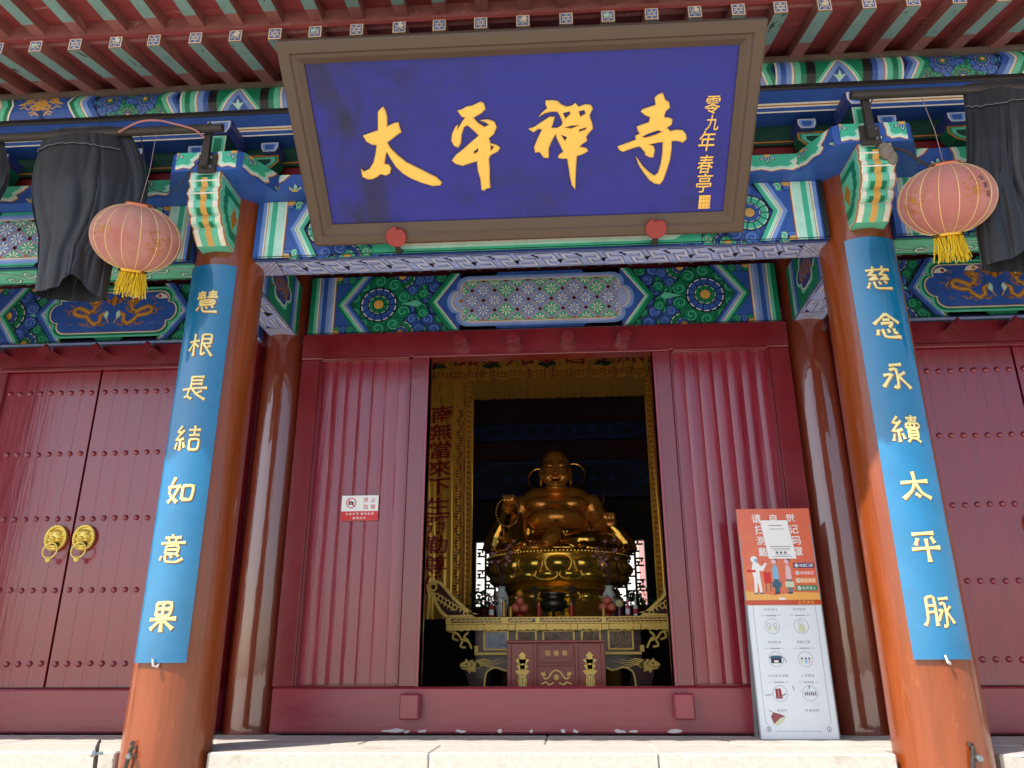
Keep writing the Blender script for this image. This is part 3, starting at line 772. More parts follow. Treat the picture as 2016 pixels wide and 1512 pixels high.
# planks for panels share one mesh per width
def plank_panel(x0, x1, z0, z1, n, y=YW + .035, dep=1.0):
    w = (x1 - x0) / n
    mb = MB()
    # each board stands proud along one edge
    pf = [(0, .03), (0, .003 * dep)] + [(w * t, (-.0055 + .0085 * ((.34 - t) / .34) ** 2 if t < .34 else -.0055 + .0110 * ((t - .34) / .66) ** 1.8) * dep) for t in (.04, .10, .18, .26, .34, .45, .56, .67, .78, .89, 1.0)] + [(w, .03)]
    mb.prism(pf, 'z', 0, z1 - z0)
    me = mb.mesh('plank', 'door_red', smooth=True, angle=40)
    for i in range(n):
        o = inst('plank', me, hall, (x0 + i * w, y + random.uniform(-.0015, .0015), z0))
    bd_ = MB(); e = .016
    for bx in ((x0, x0 + e, z0, z1), (x1 - e, x1, z0, z1), (x0 + e, x1 - e, z0, z0 + e), (x0 + e, x1 - e, z1 - e, z1)): bd_.box(bx[0] + .001, bx[1] - .001, YW + .006, y + .02, bx[2] + .001, bx[3] - .001, 0, .004)
    bd_.build('panel_bead', 'frame_red', hall)
# central bay
part('threshold', 'threshold_red', (-1.80, 1.80, YW - .03, 1.12, .012, .29), b=.012)
part('lintel', 'frame_red', (-1.815, 1.815, YW - .012, 1.12, 2.612, 2.815))
part('lintel_moulding', 'frame_red', (-.955, .945, YW - .022, YW - .006, 2.600, 2.622), (-1.66, -.985, YW - .018, YW - .004, 2.600, 2.618), (.975, 1.66, YW - .018, YW - .004, 2.600, 2.618), b=.004)
for x0, x1 in ((-1.815, -1.675), (-.972, -.838), (.822, .950), (1.672, 1.815)):
    part('door_post', 'frame_red', (x0, x1, YW, 1.10, .29, 2.612))
for x0, x1 in ((-.858, -.838), (.822, .842)):
    part('jamb_edge', 'door_red', (x0 - .0, x1, YW - .008, 1.13, .291, 2.611), b=.003)
plank_panel(-1.675, -.972, .29, 2.612, 7, dep=.42); plank_panel(.950, 1.672, .29, 2.612, 7, dep=.85)
for x in (-.872, .858):
    mb = MB(); mb.box(x - .062, x + .062, .86, YW - .031, .10, .252, 0, .008); mb.build('threshold_block', 'threshold_red', hall)
def knob(x, z, r=.052, n=6, rot=0.0, y0=.86):
    mb = MB()
    pts = [(x + r * math.cos(rot + 2 * PI * i / n), z + r * math.sin(rot + 2 * PI * i / n)) for i in range(n)]
    mb.prism(pts, 'y', y0, YW - .013); pts2 = [(x + (p[0] - x) * .8, z + (p[1] - z) * .8) for p in pts]
    mb.prism(pts2, 'y', y0 - .012, y0 + .001)
    mb.build('lintel_peg', 'frame_red', hall)
for x in (-.60, -.205, .205, .615): knob(x, 2.70)
# paint chips and dirt along the foot of the threshold
mb = MB(); rr = random.Random(5)
for x, w in ((-.98, .09), (-.90, .03), (-.80, .04), (-.55, .05), (.10, .018), (.18, .024), (.46, .05), (.54, .03), (.80, .06), (-.30, .02), (-.1, .015)):
    n = 9
    mb.face([(x + w * math.cos(2 * PI * i / n) * rr.uniform(.6, 1), YW - .0315, .026 + abs(.014 * math.sin(2 * PI * i / n)) * rr.uniform(.4, 1.4) * (1 if math.sin(2 * PI * i / n) > 0 else -.5)) for i in range(n)])
o = mb.build('paint_chips', 'paint_chip', hall); o['kind'] = 'stuff'

# side bays
studs = MB(); studs.ell((0, 0, 0), (.0205, .019, .0205), 12, 6)
stud_me = studs.mesh('stud', 'door_red', smooth=True, angle=80)
def knocker_mesh():
    k = MB()
    # backplate with scalloped rim
    n = 44
    rim = [(.085 + .006 * abs(math.sin(i * PI * 11 / n * 2)), i) for i in range(n)]
    pts = [(r * .86 * math.cos(2 * PI * i / n), r * math.sin(2 * PI * i / n)) for r, i in rim]
    k.prism(pts, 'y', -.014, 0)
    path = [(.072 * math.cos(2 * PI * i / 28), -.020, .084 * math.sin(2 * PI * i / 28)) for i in range(29)]
    k.tube(path, .011, 8)
    for i in range(26):
        a = 2 * PI * i / 26; k.ell((.074 * math.cos(a), -.024, .086 * math.sin(a)), .010, 8, 5)
    # face
    k.ell((0, -.018, .012), (.050, .034, .052), 16, 10); k.ell((0, -.052, -.006), (.018, .018, .013), 10, 8)
    for s in (-1, 1):
        k.ell((s * .022, -.043, .020), (.012, .010, .008), 10, 6); k.ell((s * .024, -.040, .036), (.019, .012, .007), 10, 6)
        k.ell((s * .050, -.016, .030), (.014, .010, .020), 8, 6); k.ell((s * .030, -.036, -.016), (.018, .018, .014), 10, 6)
    k.ell((0, -.040, -.026), (.036, .016, .008), 12, 6); k.ell((0, -.036, -.062), (.036, .018, .012), 12, 6); k.ell((0, -.030, -.078), (.034, .014, .012), 12, 6)
    k.ell((0, -.022, -.044), (.034, .012, .014), 12, 6, 1)
    # ring held in the mouth
    path = [(.052 * math.cos(2 * PI * i / 28), -.058 + .006 * math.sin(2 * PI * i / 28), -.094 + .054 * math.sin(2 * PI * i / 28)) for i in range(29)]
    k.tube(path, .0055, 8)
    k.ell((0, -.064, -.156), (.020, .010, .021), 12, 8); k.ell((0, -.073, -.156), (.010, .006, .010), 10, 6)
    return k.mesh('knocker', ['brass_bright', 'wood_black'], smooth=True, angle=50)
KN = knocker_mesh()
for sgn in (-1, 1):
    cx = sgn * 3.39
    part('threshold', 'threshold_red', (min(cx - 1.22, cx + 1.22), max(cx - 1.22, cx + 1.22), YW - .03, 1.12, .012, .285), b=.012)
    part('lintel', 'frame_red', (cx - 1.22, cx + 1.22, YW - .012, 1.12, 2.60, 2.775))
    part('lintel_moulding', 'frame_red', (cx - .80, cx + .80, YW - .022, YW - .004, 2.570, 2.598), b=.004)
    for a in (-1, 1):
        part('door_post', 'frame_red', (cx + a * .82 - .075, cx + a * .82 + .075, YW, 1.10, .285, 2.60))
        part('door_post', 'frame_red', (cx + a * 1.13 - .085, cx + a * 1.13 + .085, YW, 1.10, .285, 2.60))
        lo, hi = sorted((cx + a * .895, cx + a * 1.045)); plank_panel(lo, hi, .285, 2.60, 2)
        # leaf
        x0, x1 = (cx - .745, cx - .008) if a < 0 else (cx + .008, cx + .745)
        nb = 6; w = (x1 - x0) / nb
        leaf = MB(); leaf.box(x0, x1, YW + .055, YW + .09, .29, 2.598); leaf = leaf.build('door_leaf', 'door_red', hall)
        bd = MB(); bd.box(0, w, 0, .034, 0, 2.30, 0, .0010)
        bme = bd.mesh('board', 'door_red')
        for i in range(nb): inst('board', bme, leaf, (x0 + i * w, YW + .020 + random.uniform(-.0006, .0006), .293))
        for z in (2.40, 1.917, 1.432, .931, .443):
            for i in range(9): inst('stud', stud_me, leaf, (x0 + .044 + i * (x1 - x0 - .088) / 8, YW + .019, z + random.uniform(-.003, .003)))
        inst('knocker', KN, leaf, (cx + a * .104, YW + .019, 1.292))
    for k in range(5): knob(cx - .80 + .40 * k, 2.70, .06, 4, 0, .87)
    for a in (-1, 1):
        mb = MB(); mb.box(cx + a * .90 - .055, cx + a * .90 + .055, .85, YW - .031, .10, .25, 0, .008); mb.build('threshold_block', 'threshold_red', hall)
# gap between side posts and columns is closed by thin fillets
for x in CX:
    part('wall_fillet', 'door_red', (x - .28, x + .28, 1.10, 1.16, .0, 3.0))

# ------------------------------------------------ beams with painted faces
def painted(parent, name, fmap, fn, uc=None, vc=None):
    d = Draw(fmap, PG, ucuts=uc, vcuts=vc); fn(d); return d.mb.build(name, PG, parent)
def both_halves(d, W, fn):
    fn(); d.xf = lambda u, v: (W - u, v); fn(); d.xf = lambda u, v: (u, v)
# inner beams over the doors
def inner_beam(x0, x1, kind, trim):
    H = .487; z0 = 2.835; y0 = 1.05; W = x1 - x0
    b = MB(); b.box(x0, x1, y0, y0 + .24, z0, z0 + H, 0, .004); b = b.build('inner_beam', 'B', hall)
    t = MB(); t.box(x0, x1, y0 - .012, 1.2, z0 - .022, z0 - .001, 0, .003); t.build('beam_trim', trim, hall)
    def fn(d):
        d.rectclip(0, 0, W, H)
        ua = W / 2 - (.87 if kind == 'brocade' else .64)
        sw_ = kind != 'brocade'
        fl = .54 if kind == 'brocade' else .33
        both_halves(d, W, lambda: beam_half(d, H, W, ua, sw_, fl))
        if kind == 'brocade': brocade(d, ua + .20, W - ua - .20, .075, H - .075, 60)
        else: dragon_panel(d, W / 2, ua + .13, W - ua - .13, .075, H - .075, 60)
        d.rect(0, 0, W, .004, 'K', 80); d.rect(0, H - .004, W, H, 'K', 80)
    painted(b, 'painted_face', plane((x0, y0, z0), (1, 0, 0), (0, 0, 1), (0, -1, 0)), fn)
inner_beam(-1.80, 1.80, 'brocade', 'g')
inner_beam(-4.61, -2.19, 'dragon', 'm'); inner_beam(2.19, 4.61, 'dragon', 'm')
for x0, x1 in ((-4.7, -2.1), (-1.9, 1.9), (2.1, 4.7)):
    b = MB(); b.box(x0, x1, 1.14, 1.20, 3.322, 4.62); b = b.build('wall_board', 'deep_red', hall)
    def fn(d, W=x1 - x0):
        u = .1; k = 0
        while u < W - .1:
            sp = [(u + .05 * (1 - t / 16) * math.cos(t * .55), .10 + .04 * (1 - t / 16) * math.sin(t * .55)) for t in range(14)]
            d.ribbon(sp, .010, 'q' if k % 2 else 'b', 1); u += .12; k += 1
    painted(b, 'painted_scrolls', plane((x0, 1.14, 3.33), (1, 0, 0), (0, 0, 1), (0, -1, 0)), fn)['kind'] = 'stuff'
# front beams between the outer columns
BZ, BH, BY = 2.865, .412, .108
def front_beam(x0, x1, kind):
    W = x1 - x0
    b = MB(); b.box(x0, x1, -BY, BY, BZ, BZ + BH, 0, .003); b = b.build('front_beam', 'B', hall)
    def fn(d):
        d.rectclip(0, 0, W, BH)
        ua = W / 2 - (1.05 if kind == 'long' else .62)
        fl = .46 if kind == 'long' else .34
        both_halves(d, W, lambda: beam_half(d, BH, W, ua, 2, fl, .10))
        if kind == 'long':
            d.rect(ua + .02, 0, W - ua - .02, BH, 'h', 59); d.poly(cartouche(ua + .06, W - ua - .06, .03, BH - .03, .07), 'q', 60); d.poly(cartouche(ua + .10, W - ua - .10, .055, BH - .055, .07), 'W', 61); d.poly(cartouche(ua + .115, W - ua - .115, .066, BH - .066, .07), 'O', 62)
            d.poly(cartouche(ua + .125, W - ua - .125, .072, BH - .072, .07), 'N', 63)
            for sg in (-1, 1): dragon(d, W / 2, BH / 2, .3, sg, 64)
        else: brocade(d, ua + .18, W - ua - .18, .07, BH - .07, 60)
        d.rect(0, 0, W, .006, 'K', 80)
        d.rect(W - .03, 0, W, BH, 'K', 80)
    painted(b, 'painted_face', plane((x0, -BY, BZ), (1, 0, 0), (0, 0, 1), (0, -1, 0)), fn)
    painted(b, 'painted_soffit', plane((x0, -BY + .004, BZ), (1, 0, 0), (0, 1, 0), (0, 0, -1)), lambda d: (meander if kind == 'long' else scroll_band)(d, W, 2 * BY - .008))
front_beam(-1.80, 1.80, 'long'); front_beam(-4.6, -2.2, 'short'); front_beam(2.2, 4.6, 'short')
# short tie beams from outer to inner columns
for x in CX:
    b = MB(); b.box(x - .115, x + .115, .18, 1.04, 2.84, 3.26, 0, .003); b = b.build('tie_beam', 'G', hall)
    painted(b, 'painted_soffit', plane((x - .113, .2, 2.84), (0, 1, 0), (1, 0, 0), (0, 0, -1)), lambda d: meander(d, .82, .226))
    for s in (-1, 1):
        def fn(d):
            d.rect(0, 0, .82, .42, 'G', 0)
            stripes(d, 0, 0, .42, [(.05, 'G'), (.03, 'g'), (.01, 'W'), (.05, 'b'), (.04, 'B')], 1); stripes(d, .64, 0, .42, [(.04, 'B'), (.05, 'b'), (.01, 'W'), (.03, 'g'), (.05, 'G')], 1)
            d.poly(cartouche(.19, .63, .06, .36, .08), 'g', 2); d.poly(cartouche(.21, .61, .08, .34, .08), 'W', 3); d.poly(cartouche(.22, .60, .09, .33, .08), 'N', 4)
            for k in range(8): d.ribbon([(.27 + .035 * k, .14 + .02 * (k % 2)), (.30 + .035 * k, .22), (.27 + .035 * k, .28)], .014, 'O', 5)
        painted(b, 'painted_face', plane((x + s * .115, .2, 2.84), (0, 1, 0), (0, 0, 1), (s, 0, 0)), fn)
# plate over the front beams, with a forward step over each column
PZ0, PZ1, PY, PYB = 3.28, 3.412, -.235, -.505
def plate_outline():
    pts = [(-6.3, .15), (-6.3, PY)]
    for x in CX:
        pts += [(x - .36, PY), (x - .225, PYB + .02), (x - .19, PYB), (x + .19, PYB), (x + .225, PYB + .02), (x + .36, PY)]
    pts += [(6.3, PY), (6.3, .15)]
    return pts
po = plate_outline()
b = MB(); b.prism(po, 'z', PZ0, PZ1); plate = b.build('head_plate', 'B', hall, weld=True)
run = 0.0
mbp = MB()
for a, c in zip(po[1:-2], po[2:-1]):
    e = Vector((c[0] - a[0], c[1] - a[1], 0)); Ln = e.length
    if Ln > .05:
        e.normalize(); nrm = Vector((e.y, -e.x, 0))
        d = Draw(plane((a[0], a[1], PZ0), e, (0, 0, 1), nrm), PG, mbp); d.rectclip(0, 0, Ln, PZ1 - PZ0)
        if Ln > 1:
            k = max(1, round(Ln / .56)); cloud_face(d, Ln, PZ1 - PZ0, 0, Ln / k, .2)
        elif Ln > .36:
            cloud_face(d, Ln, PZ1 - PZ0, 0, Ln * .96, -Ln * .30)
        else:
            cloud_face(d, Ln, PZ1 - PZ0, 0, Ln * 1.6, -Ln * .3)
mbp.build('painted_clouds', PG, plate)
# carved heads under the forward steps
def cap_head(x):
    prof = [(-.488, 3.279), (-.494, 3.215), (-.472, 3.186), (-.488, 3.160), (-.490, 3.128), (-.466, 3.104), (-.474, 3.080), (-.466, 3.050), (-.440, 3.024), (-.410, 3.018), (-.416, 2.994), (-.400, 2.970), (-.360, 2.962), (-.358, 2.938), (-.330, 2.912), (-.285, 2.880)]
    w = .098
    full = prof + [(-.12, 2.880), (-.12, 3.279)]
    b = MB(); b.prism(full, 'x', x - w, x + w); b = b.build('carved_head', 'g', hall)
    # painted stripes follow the profile
    cum = [0]
    for p, q in zip(prof[:-1], prof[1:]): cum.append(cum[-1] + math.hypot(q[0] - p[0], q[1] - p[1]))
    def fm(u, v, h):
        v = max(0, min(cum[-1] - 1e-6, v))
        i = max(k for k in range(len(cum) - 1) if cum[k] <= v); t = (v - cum[i]) / (cum[i + 1] - cum[i])
        p, q = prof[i], prof[i + 1]; dy, dz = q[0] - p[0], q[1] - p[1]; l = math.hypot(dy, dz)
        return Vector((x + u, p[0] + dy * t + dz / l * h, p[1] + dz * t - dy / l * h))
    d = Draw(fm, PG, vcuts=cum[1:-1]); T = cum[-1]
    d.rect(-w, 0, w, T, 'q', 0)
    for s in (-1, 1):
        d.rect(s * w, 0, s * (w - .007), T, 'O', 1); d.rect(s * (w - .007), 0, s * (w - .014), T, 'W', 1)
    for k, (v0, v1) in enumerate(((.022, .100), (.100, .150), (.150, .205), (.205, .260), (.260, .315), (.315, .362), (.362, .41), (.41, T))):
        d.rect(-.060, v0, .060, v1, 'g', 2); d.rect(-.046, v0, .046, v1, 'G' if k % 2 == 0 else 'g', 3); d.rect(-.019, v0 + (.02 if k == 0 else 0), .019, v1, 'Y', 4)
        if k % 2: d.rect(-w + .014, v0, -.060, v1, 'W', 2); d.rect(.060, v0, w - .014, v1, 'W', 2)
    for k in (1, 4, 9, 12):
        d.rect(-w, cum[k] - .004, w, cum[k] + .003, 'W', 5)
    d.mb.build('painted_front', PG, b)
    for s in (-1, 1):
        def fn(d):
            d.poly([(p[0], p[1]) for p in full], 'O', 0)
            c = (-.24, 3.11)
            q = lambda k: [(c[0] + (p[0] - c[0]) * k, c[1] + (p[1] - c[1]) * k) for p in full]
            d.poly(q(.96), 'W', 1); d.poly(q(.93), 'g', 2); d.poly(q(.72), 'G', 3); d.poly(q(.48), 'g', 4); d.poly([(-.26, 3.0), (-.20, 3.10), (-.26, 3.16), (-.30, 3.08)], 'O', 5)
        painted(b, 'painted_side', (lambda s_: (lambda u, v, h: Vector((x + s_ * (w + h), u, v))))(s), fn)
for x in CX: cap_head(x)
# bracket course: red boards, green arms, blue blocks
b = MB(); b.box(-6.2, 6.2, -.02, .06, PZ1, 3.76); b.build('bracket_board', 'deep_red', hall)
b = MB(); b.box(-6.2, 6.2, -.045, -.021, 3.62, 3.90); gb = b.build('green_architrave', 'dark_green', hall)
b = MB(); b.box(-6.2, 6.2, -.052, -.0455, 3.635, 3.645); b.build('gilt_line', 'O', hall)
def block_dou(x, y0, y1, z0, h, w):
    m = MB()
    m.add([(x - w * .72, y0, z0), (x + w * .72, y0, z0), (x + w, y0, z0 + h * .45), (x + w, y0, z0 + h), (x - w, y0, z0 + h), (x - w, y0, z0 + h * .45)] +
          [(x - w * .72, y1, z0), (x + w * .72, y1, z0), (x + w, y1, z0 + h * .45), (x + w, y1, z0 + h), (x - w, y1, z0 + h), (x - w, y1, z0 + h * .45)],
          [(0, 1, 2, 3, 4, 5), (11, 10, 9, 8, 7, 6), (0, 6, 7, 1), (1, 7, 8, 2), (2, 8, 9, 3), (3, 9, 10, 4), (4, 10, 11, 5), (5, 11, 6, 0)])
    o = m.build('bracket_block', 'N', hall)
    def fn(d):
        P = lambda k: [(x + a * w * k, z0 + h / 2 + c * h / 2 * k) for a, c in ((-.72, -1), (.72, -1), (1, -.1), (1, 1), (-1, 1), (-1, -.1))]
        d.poly(P(.88), 'W', 0); d.poly(P(.78), 'b', 1); d.poly(P(.5), 'B', 2)
    painted(o, 'painted_front', (lambda u, v, h_: Vector((u, y0 - h_, v))), fn)
    return o
def arm(x, w, z0, y0=-.16):
    m = MB()
    pts = [(x - w, z0 + .13), (x - w, z0 + .085), (x - w * .86, z0 + .04), (x - w * .6, z0 + .008), (x - w * .45, z0), (x + w * .45, z0), (x + w * .6, z0 + .008), (x + w * .86, z0 + .04), (x + w, z0 + .085), (x + w, z0 + .13)]
    m.prism(pts, 'y', y0, -.046); o = m.build('bracket_arm', 'G', hall)
    def fn(d):
        d.ribbon(pts + pts[:1], .012, 'O', 0)
        q = [(x + (p[0] - x) * .93, z0 + .07 + (p[1] - z0 - .07) * .8) for p in pts]; d.poly(q, 'g', 1)
        q = [(x + (p[0] - x) * .84, z0 + .07 + (p[1] - z0 - .07) * .55) for p in pts]; d.poly(q, 'D', 2)
    painted(o, 'painted_front', (lambda u, v, h_: Vector((u, y0 - h_, v))), fn)
SETS = [-4.8, -3.87, -2.93, -2.0, -1.0, 0.0, 1.0, 2.0, 2.93, 3.87, 4.8]
for x in SETS:
    block_dou(x, -.20, -.047, PZ1 + .001, .085, .085)
    arm(x, .30, PZ1 + .088, -.15)
    for s in (-1, 0, 1): block_dou(x + s * .25, -.19, -.0465, PZ1 + .220, .075, .062)
for x in CX:
    m = MB(); m.box(x - .058, x + .058, -.40, -.201, PZ1 + .05, PZ1 + .205, 0, .004); o = m.build('bracket_tongue', 'D', hall)
    def fn(d):
        d.rect(x - .05, PZ1 + .055, x + .05, PZ1 + .2, 'W', 0); d.rect(x - .044, PZ1 + .06, x + .044, PZ1 + .196, 'g', 1); d.rect(x - .026, PZ1 + .075, x + .026, PZ1 + .182, 'G', 2)
    painted(o, 'painted_front', (lambda u, v, h_: Vector((u, -.40 - h_, v))), fn)
    block_dou(x, -.42, -.202, PZ1 + .207, .095, .085)
# mouldings above the bracket course
b = MB(); b.prism([(-.046, 3.765), (-.185, 3.765), (-.185, 3.84), (-.165, 3.845), (-.165, 3.955), (-.046, 3.955)], 'x', -6.2, 6.2); arch = b.build('architrave', 'B', hall)
def fn(d):
    d.rect(0, 0, 12.4, .010, 'W', 0); d.rect(0, .038, 12.4, .050, 'W', 0); d.rect(0, .050, 12.4, .060, 'O', 0); d.rect(0, .060, 12.4, .074, 'W', 0)
painted(arch, 'painted_lines', plane((-6.2, -.185, 3.765), (1, 0, 0), (0, 0, 1), (0, -1, 0)), fn)
b = MB(); b.box(-6.2, 6.2, -.178, .05, 3.956, 4.004, 0, .01); b.build('black_rail', 'wood_black', hall)
# eave purlin, round, painted
PC, PR = (-.075, 4.085), .125
b = MB(); n = 18
b.prism([(PC[0] + PR * math.cos(2 * PI * i / n), PC[1] + PR * math.sin(2 * PI * i / n)) for i in range(n)], 'x', -6.2, 6.2); pur = b.build('eave_purlin', 'B', hall, smooth=True)
H = PR * R(85)
def fm(u, v, h):
    a = R(222) - v / PR; return Vector((-6.2 + u, PC[0] + (PR + .001 + h) * math.cos(a), PC[1] + (PR + .001 + h) * math.sin(a)))
d = Draw(fm, PG, vcuts=[H * k / 7 for k in range(1, 7)]); d.rectclip(0, 0, 12.4, H); purlin_paint(d, 12.4, H, 0, .05); d.mb.build('painted_bands', PG, pur)
b = MB(); b.box(-6.2, 6.2, -.235, -.10, 4.150, 4.172); b.build('purlin_fillet', 'eave_brown', hall)

# ------------------------------------------------ eaves
RS, RZ0 = .30, 4.17          # slope and height of the rafters' underside at y = -.2
def rz(y): return RZ0 + RS * (y + .2)
def make_rafter(y0, y1, z0, z1, w, h, ysplit, cap):
    """underside painted teal towards the tip, red towards the wall"""
    m = MB()
    zs = z0 + (z1 - z0) * (ysplit - y0) / (y1 - y0)
    def V(y, z, k): return [(-w / 2, y, z), (w / 2, y, z), (w / 2, y, z + h), (-w / 2, y, z + h)]
    m.v = V(y0, z0, 0) + V(ysplit, zs, 0) + V(y1, z1, 0)
    m.f = [(0, 1, 5, 4), (4, 5, 9, 8), (1, 2, 6, 5), (5, 6, 10, 9), (0, 4, 7, 3), (4, 8, 11, 7), (3, 7, 6, 2), (7, 11, 10, 6), (0, 3, 2, 1), (8, 9, 10, 11)]
    m.m = [1 if not cap == 'fly' else 0, 0 if not cap == 'fly' else 1, 0, 0, 0, 0, 0, 0, 0, 0] if cap != 'fly' else [1, 0, 0, 0, 0, 0, 0, 0, 0, 0]
    return m.mesh('rafter', ['rafter_red', 'rafter_teal'])
RY0 = -.785
raf = make_rafter(RY0, 1.2, rz(RY0), rz(1.2), .082, .088, -.42, 'low')
FY0, FY1, FS = -1.62, -.70, .14
FZ = rz(RY0) + .088 + .050
def fz(y): return FZ + FS * (y - RY0)
fly = make_rafter(FY0, FY1, fz(FY0), fz(FY1), .078, .082, -.88, 'fly')
def rafter_end(seed):
    w = .041; h = .088; rr = random.Random(seed)
    d = Draw((lambda u, v, k: Vector((u, -k, v))), PG)
    d.base = 4
    d.poly([(-w, .006), (-w + .006, 0), (w - .006, 0), (w, .006), (w, h - .006), (w - .006, h), (-w + .006, h), (-w, h - .006)], 'O', 0)
    d.rect(-w + .003, .004, w - .003, h - .004, 'W', 1); d.rect(-w + .009, .010, w - .009, h - .010, 'B', 2)
    t = .0055
    for q in ([(-.024, .018), (-.024, .032), (.024, .032), (.024, .018)], [(-.024, h - .018), (-.024, h - .032), (.024, h - .032), (.024, h - .018)], [(-.012, .018), (.012, .018)], [(-.012, h - .018), (.012, h - .018)], [(0, .014), (0, .040)], [(0, h - .014), (0, h - .040)]):
        d.ribbon(q, t, 'W', 3)
    d.ring(0, h / 2, .012, t, 'W', 3, 12); d.ribbon([(-.026, h / 2), (-.012, h / 2)], t, 'W', 3); d.ribbon([(.012, h / 2), (.026, h / 2)], t, 'W', 3)
    if seed % 3 == 0:
        c = (rr.uniform(-.015, .015), h * rr.uniform(.35, .75))
        d.poly([(c[0] + rr.uniform(.006, .026) * math.cos(a), c[1] + rr.uniform(.006, .030) * math.sin(a)) for a in [2 * PI * i / 13 for i in range(13)]], rr.choice(('W', 'N', 'q')), 5)
    return d.mb.mesh('painted_end', PG)
ENDS = [rafter_end(i) for i in range(7)]
k = 0
for i in range(-23, 24):
    x = -.028 + i * .2515 + random.uniform(-.006, .006)
    o = inst('rafter', raf, hall, (x, 0, random.uniform(-.002, .002)))
    if abs(x) < 4.4: inst('painted_end', ENDS[(i * 5) % 7], o, (x, RY0, rz(RY0)))
    inst('flying_rafter', fly, hall, (x + random.uniform(-.012, .012), 0, random.uniform(-.002, .002)))
# boards over the rafters, lipping strip between the two tiers, eave edge and roof
b = MB(); b.prism([(RY0 + .01, rz(RY0 + .01) + .088), (1.3, rz(1.3) + .088), (1.3, rz(1.3) + .11), (RY0 + .01, rz(RY0 + .01) + .11)], 'x', -6.6, 6.6); b.build('eave_boards', 'soffit_red', hall)
b = MB(); b.box(-6.6, 6.6, RY0 + .015, RY0 + .065, rz(RY0) + .1, FZ + .10); b.build('lipping_strip', 'rafter_red', hall)
b = MB(); b.prism([(FY0 + .01, fz(FY0) + .082), (FY1, fz(FY1) + .082), (FY1, fz(FY1) + .10), (FY0 + .01, fz(FY0) + .10)], 'x', -6.6, 6.6); b.build('flying_boards', 'soffit_red', hall)
b = MB(); b.box(-6.6, 6.6, FY0 - .01, FY0 + .05, fz(FY0) + .10, fz(FY0) + .16); b.build('eave_fascia', 'rafter_red', hall)
b = MB(); b.prism([(FY0 - .06, fz(FY0) + .17), (-.2, 4.55), (3.9, 6.9), (3.9, 7.1), (-.25, 4.75), (FY0 - .06, fz(FY0) + .26)], 'x', -6.9, 6.9)
b.prism([(3.9, 6.9), (9.2, 4.3), (9.2, 4.5), (3.9, 7.1)], 'x', -6.9, 6.9); b.build('roof', 'roof_tile', hall)
for s in (-1, 1):
    b = MB(); b.box(s * 5.3 - .15, s * 5.3 + .15, 1.2, 7.0, 0, 4.498); b.prism([(1.2, 4.5), (7.0, 4.5), (3.9, 6.9)], 'x', s * 5.3 - .14, s * 5.3 + .14)
    b.build('gable_wall', 'plaster_white', hall)

# ------------------------------------------------ inside of the hall
b = MB(); ZW0, ZW1 = 1.12, 2.08
YB = 6.5
wins = ((-1.12, -.50), (.66, 1.29))
b.box(-5.15, wins[0][0], YB, YB + .2, 0, 5.6); b.box(wins[0][1], wins[1][0], YB, YB + .2, 0, 5.6); b.box(wins[1][1], 5.15, YB, YB + .2, 0, 5.6)
for w in wins:
    b.box(w[0], w[1], YB, YB + .2, 0, ZW0); b.box(w[0], w[1], YB, YB + .2, ZW1, 5.6)
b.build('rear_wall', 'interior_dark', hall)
for w in wins:
    f = MB(); x0, x1 = w
    for bx in ((x0, x0 + .05, ZW0, ZW1), (x1 - .05, x1, ZW0, ZW1), (x0 + .05, x1 - .05, ZW0, ZW0 + .05), (x0 + .05, x1 - .05, ZW1 - .05, ZW1)):
        f.box(bx[0], bx[1], YB - .02, YB + .08, bx[2], bx[3])
    win = f.build('lattice_window', 'lattice_dark', hall)
    g = MB(); t = .015; u0, u1, v0, v1 = x0 + .05, x1 - .05, ZW0 + .05, ZW1 - .05
    nx, nz = 4, 6; cw = (u1 - u0) / nx; ch = (v1 - v0) / nz
    for i in range(1, nx): g.box(u0 + i * cw - t, u0 + i * cw + t, YB + .02, YB + .045, v0, v1)
    for i in range(nx):
        for j in range(nz):
            x, z = u0 + i * cw, v0 + j * ch; k = .33 if (i + j) % 2 else .67
            g.box(x + t, x + cw - t, YB + .0205, YB + .0445, z + ch * k - t * .8, z + ch * k + t * .8); g.box(x + cw * (1 - k) - t * .8, x + cw * (1 - k) + t * .8, YB + .021, YB + .044, z + (0 if k < .5 else ch * k), z + (ch * k if k < .5 else ch))
            if j: g.box(x + t, x + cw * .5, YB + .0202, YB + .0442, z - t * .8, z + t * .8)
    g.build('lattice', 'lattice_dark', win)
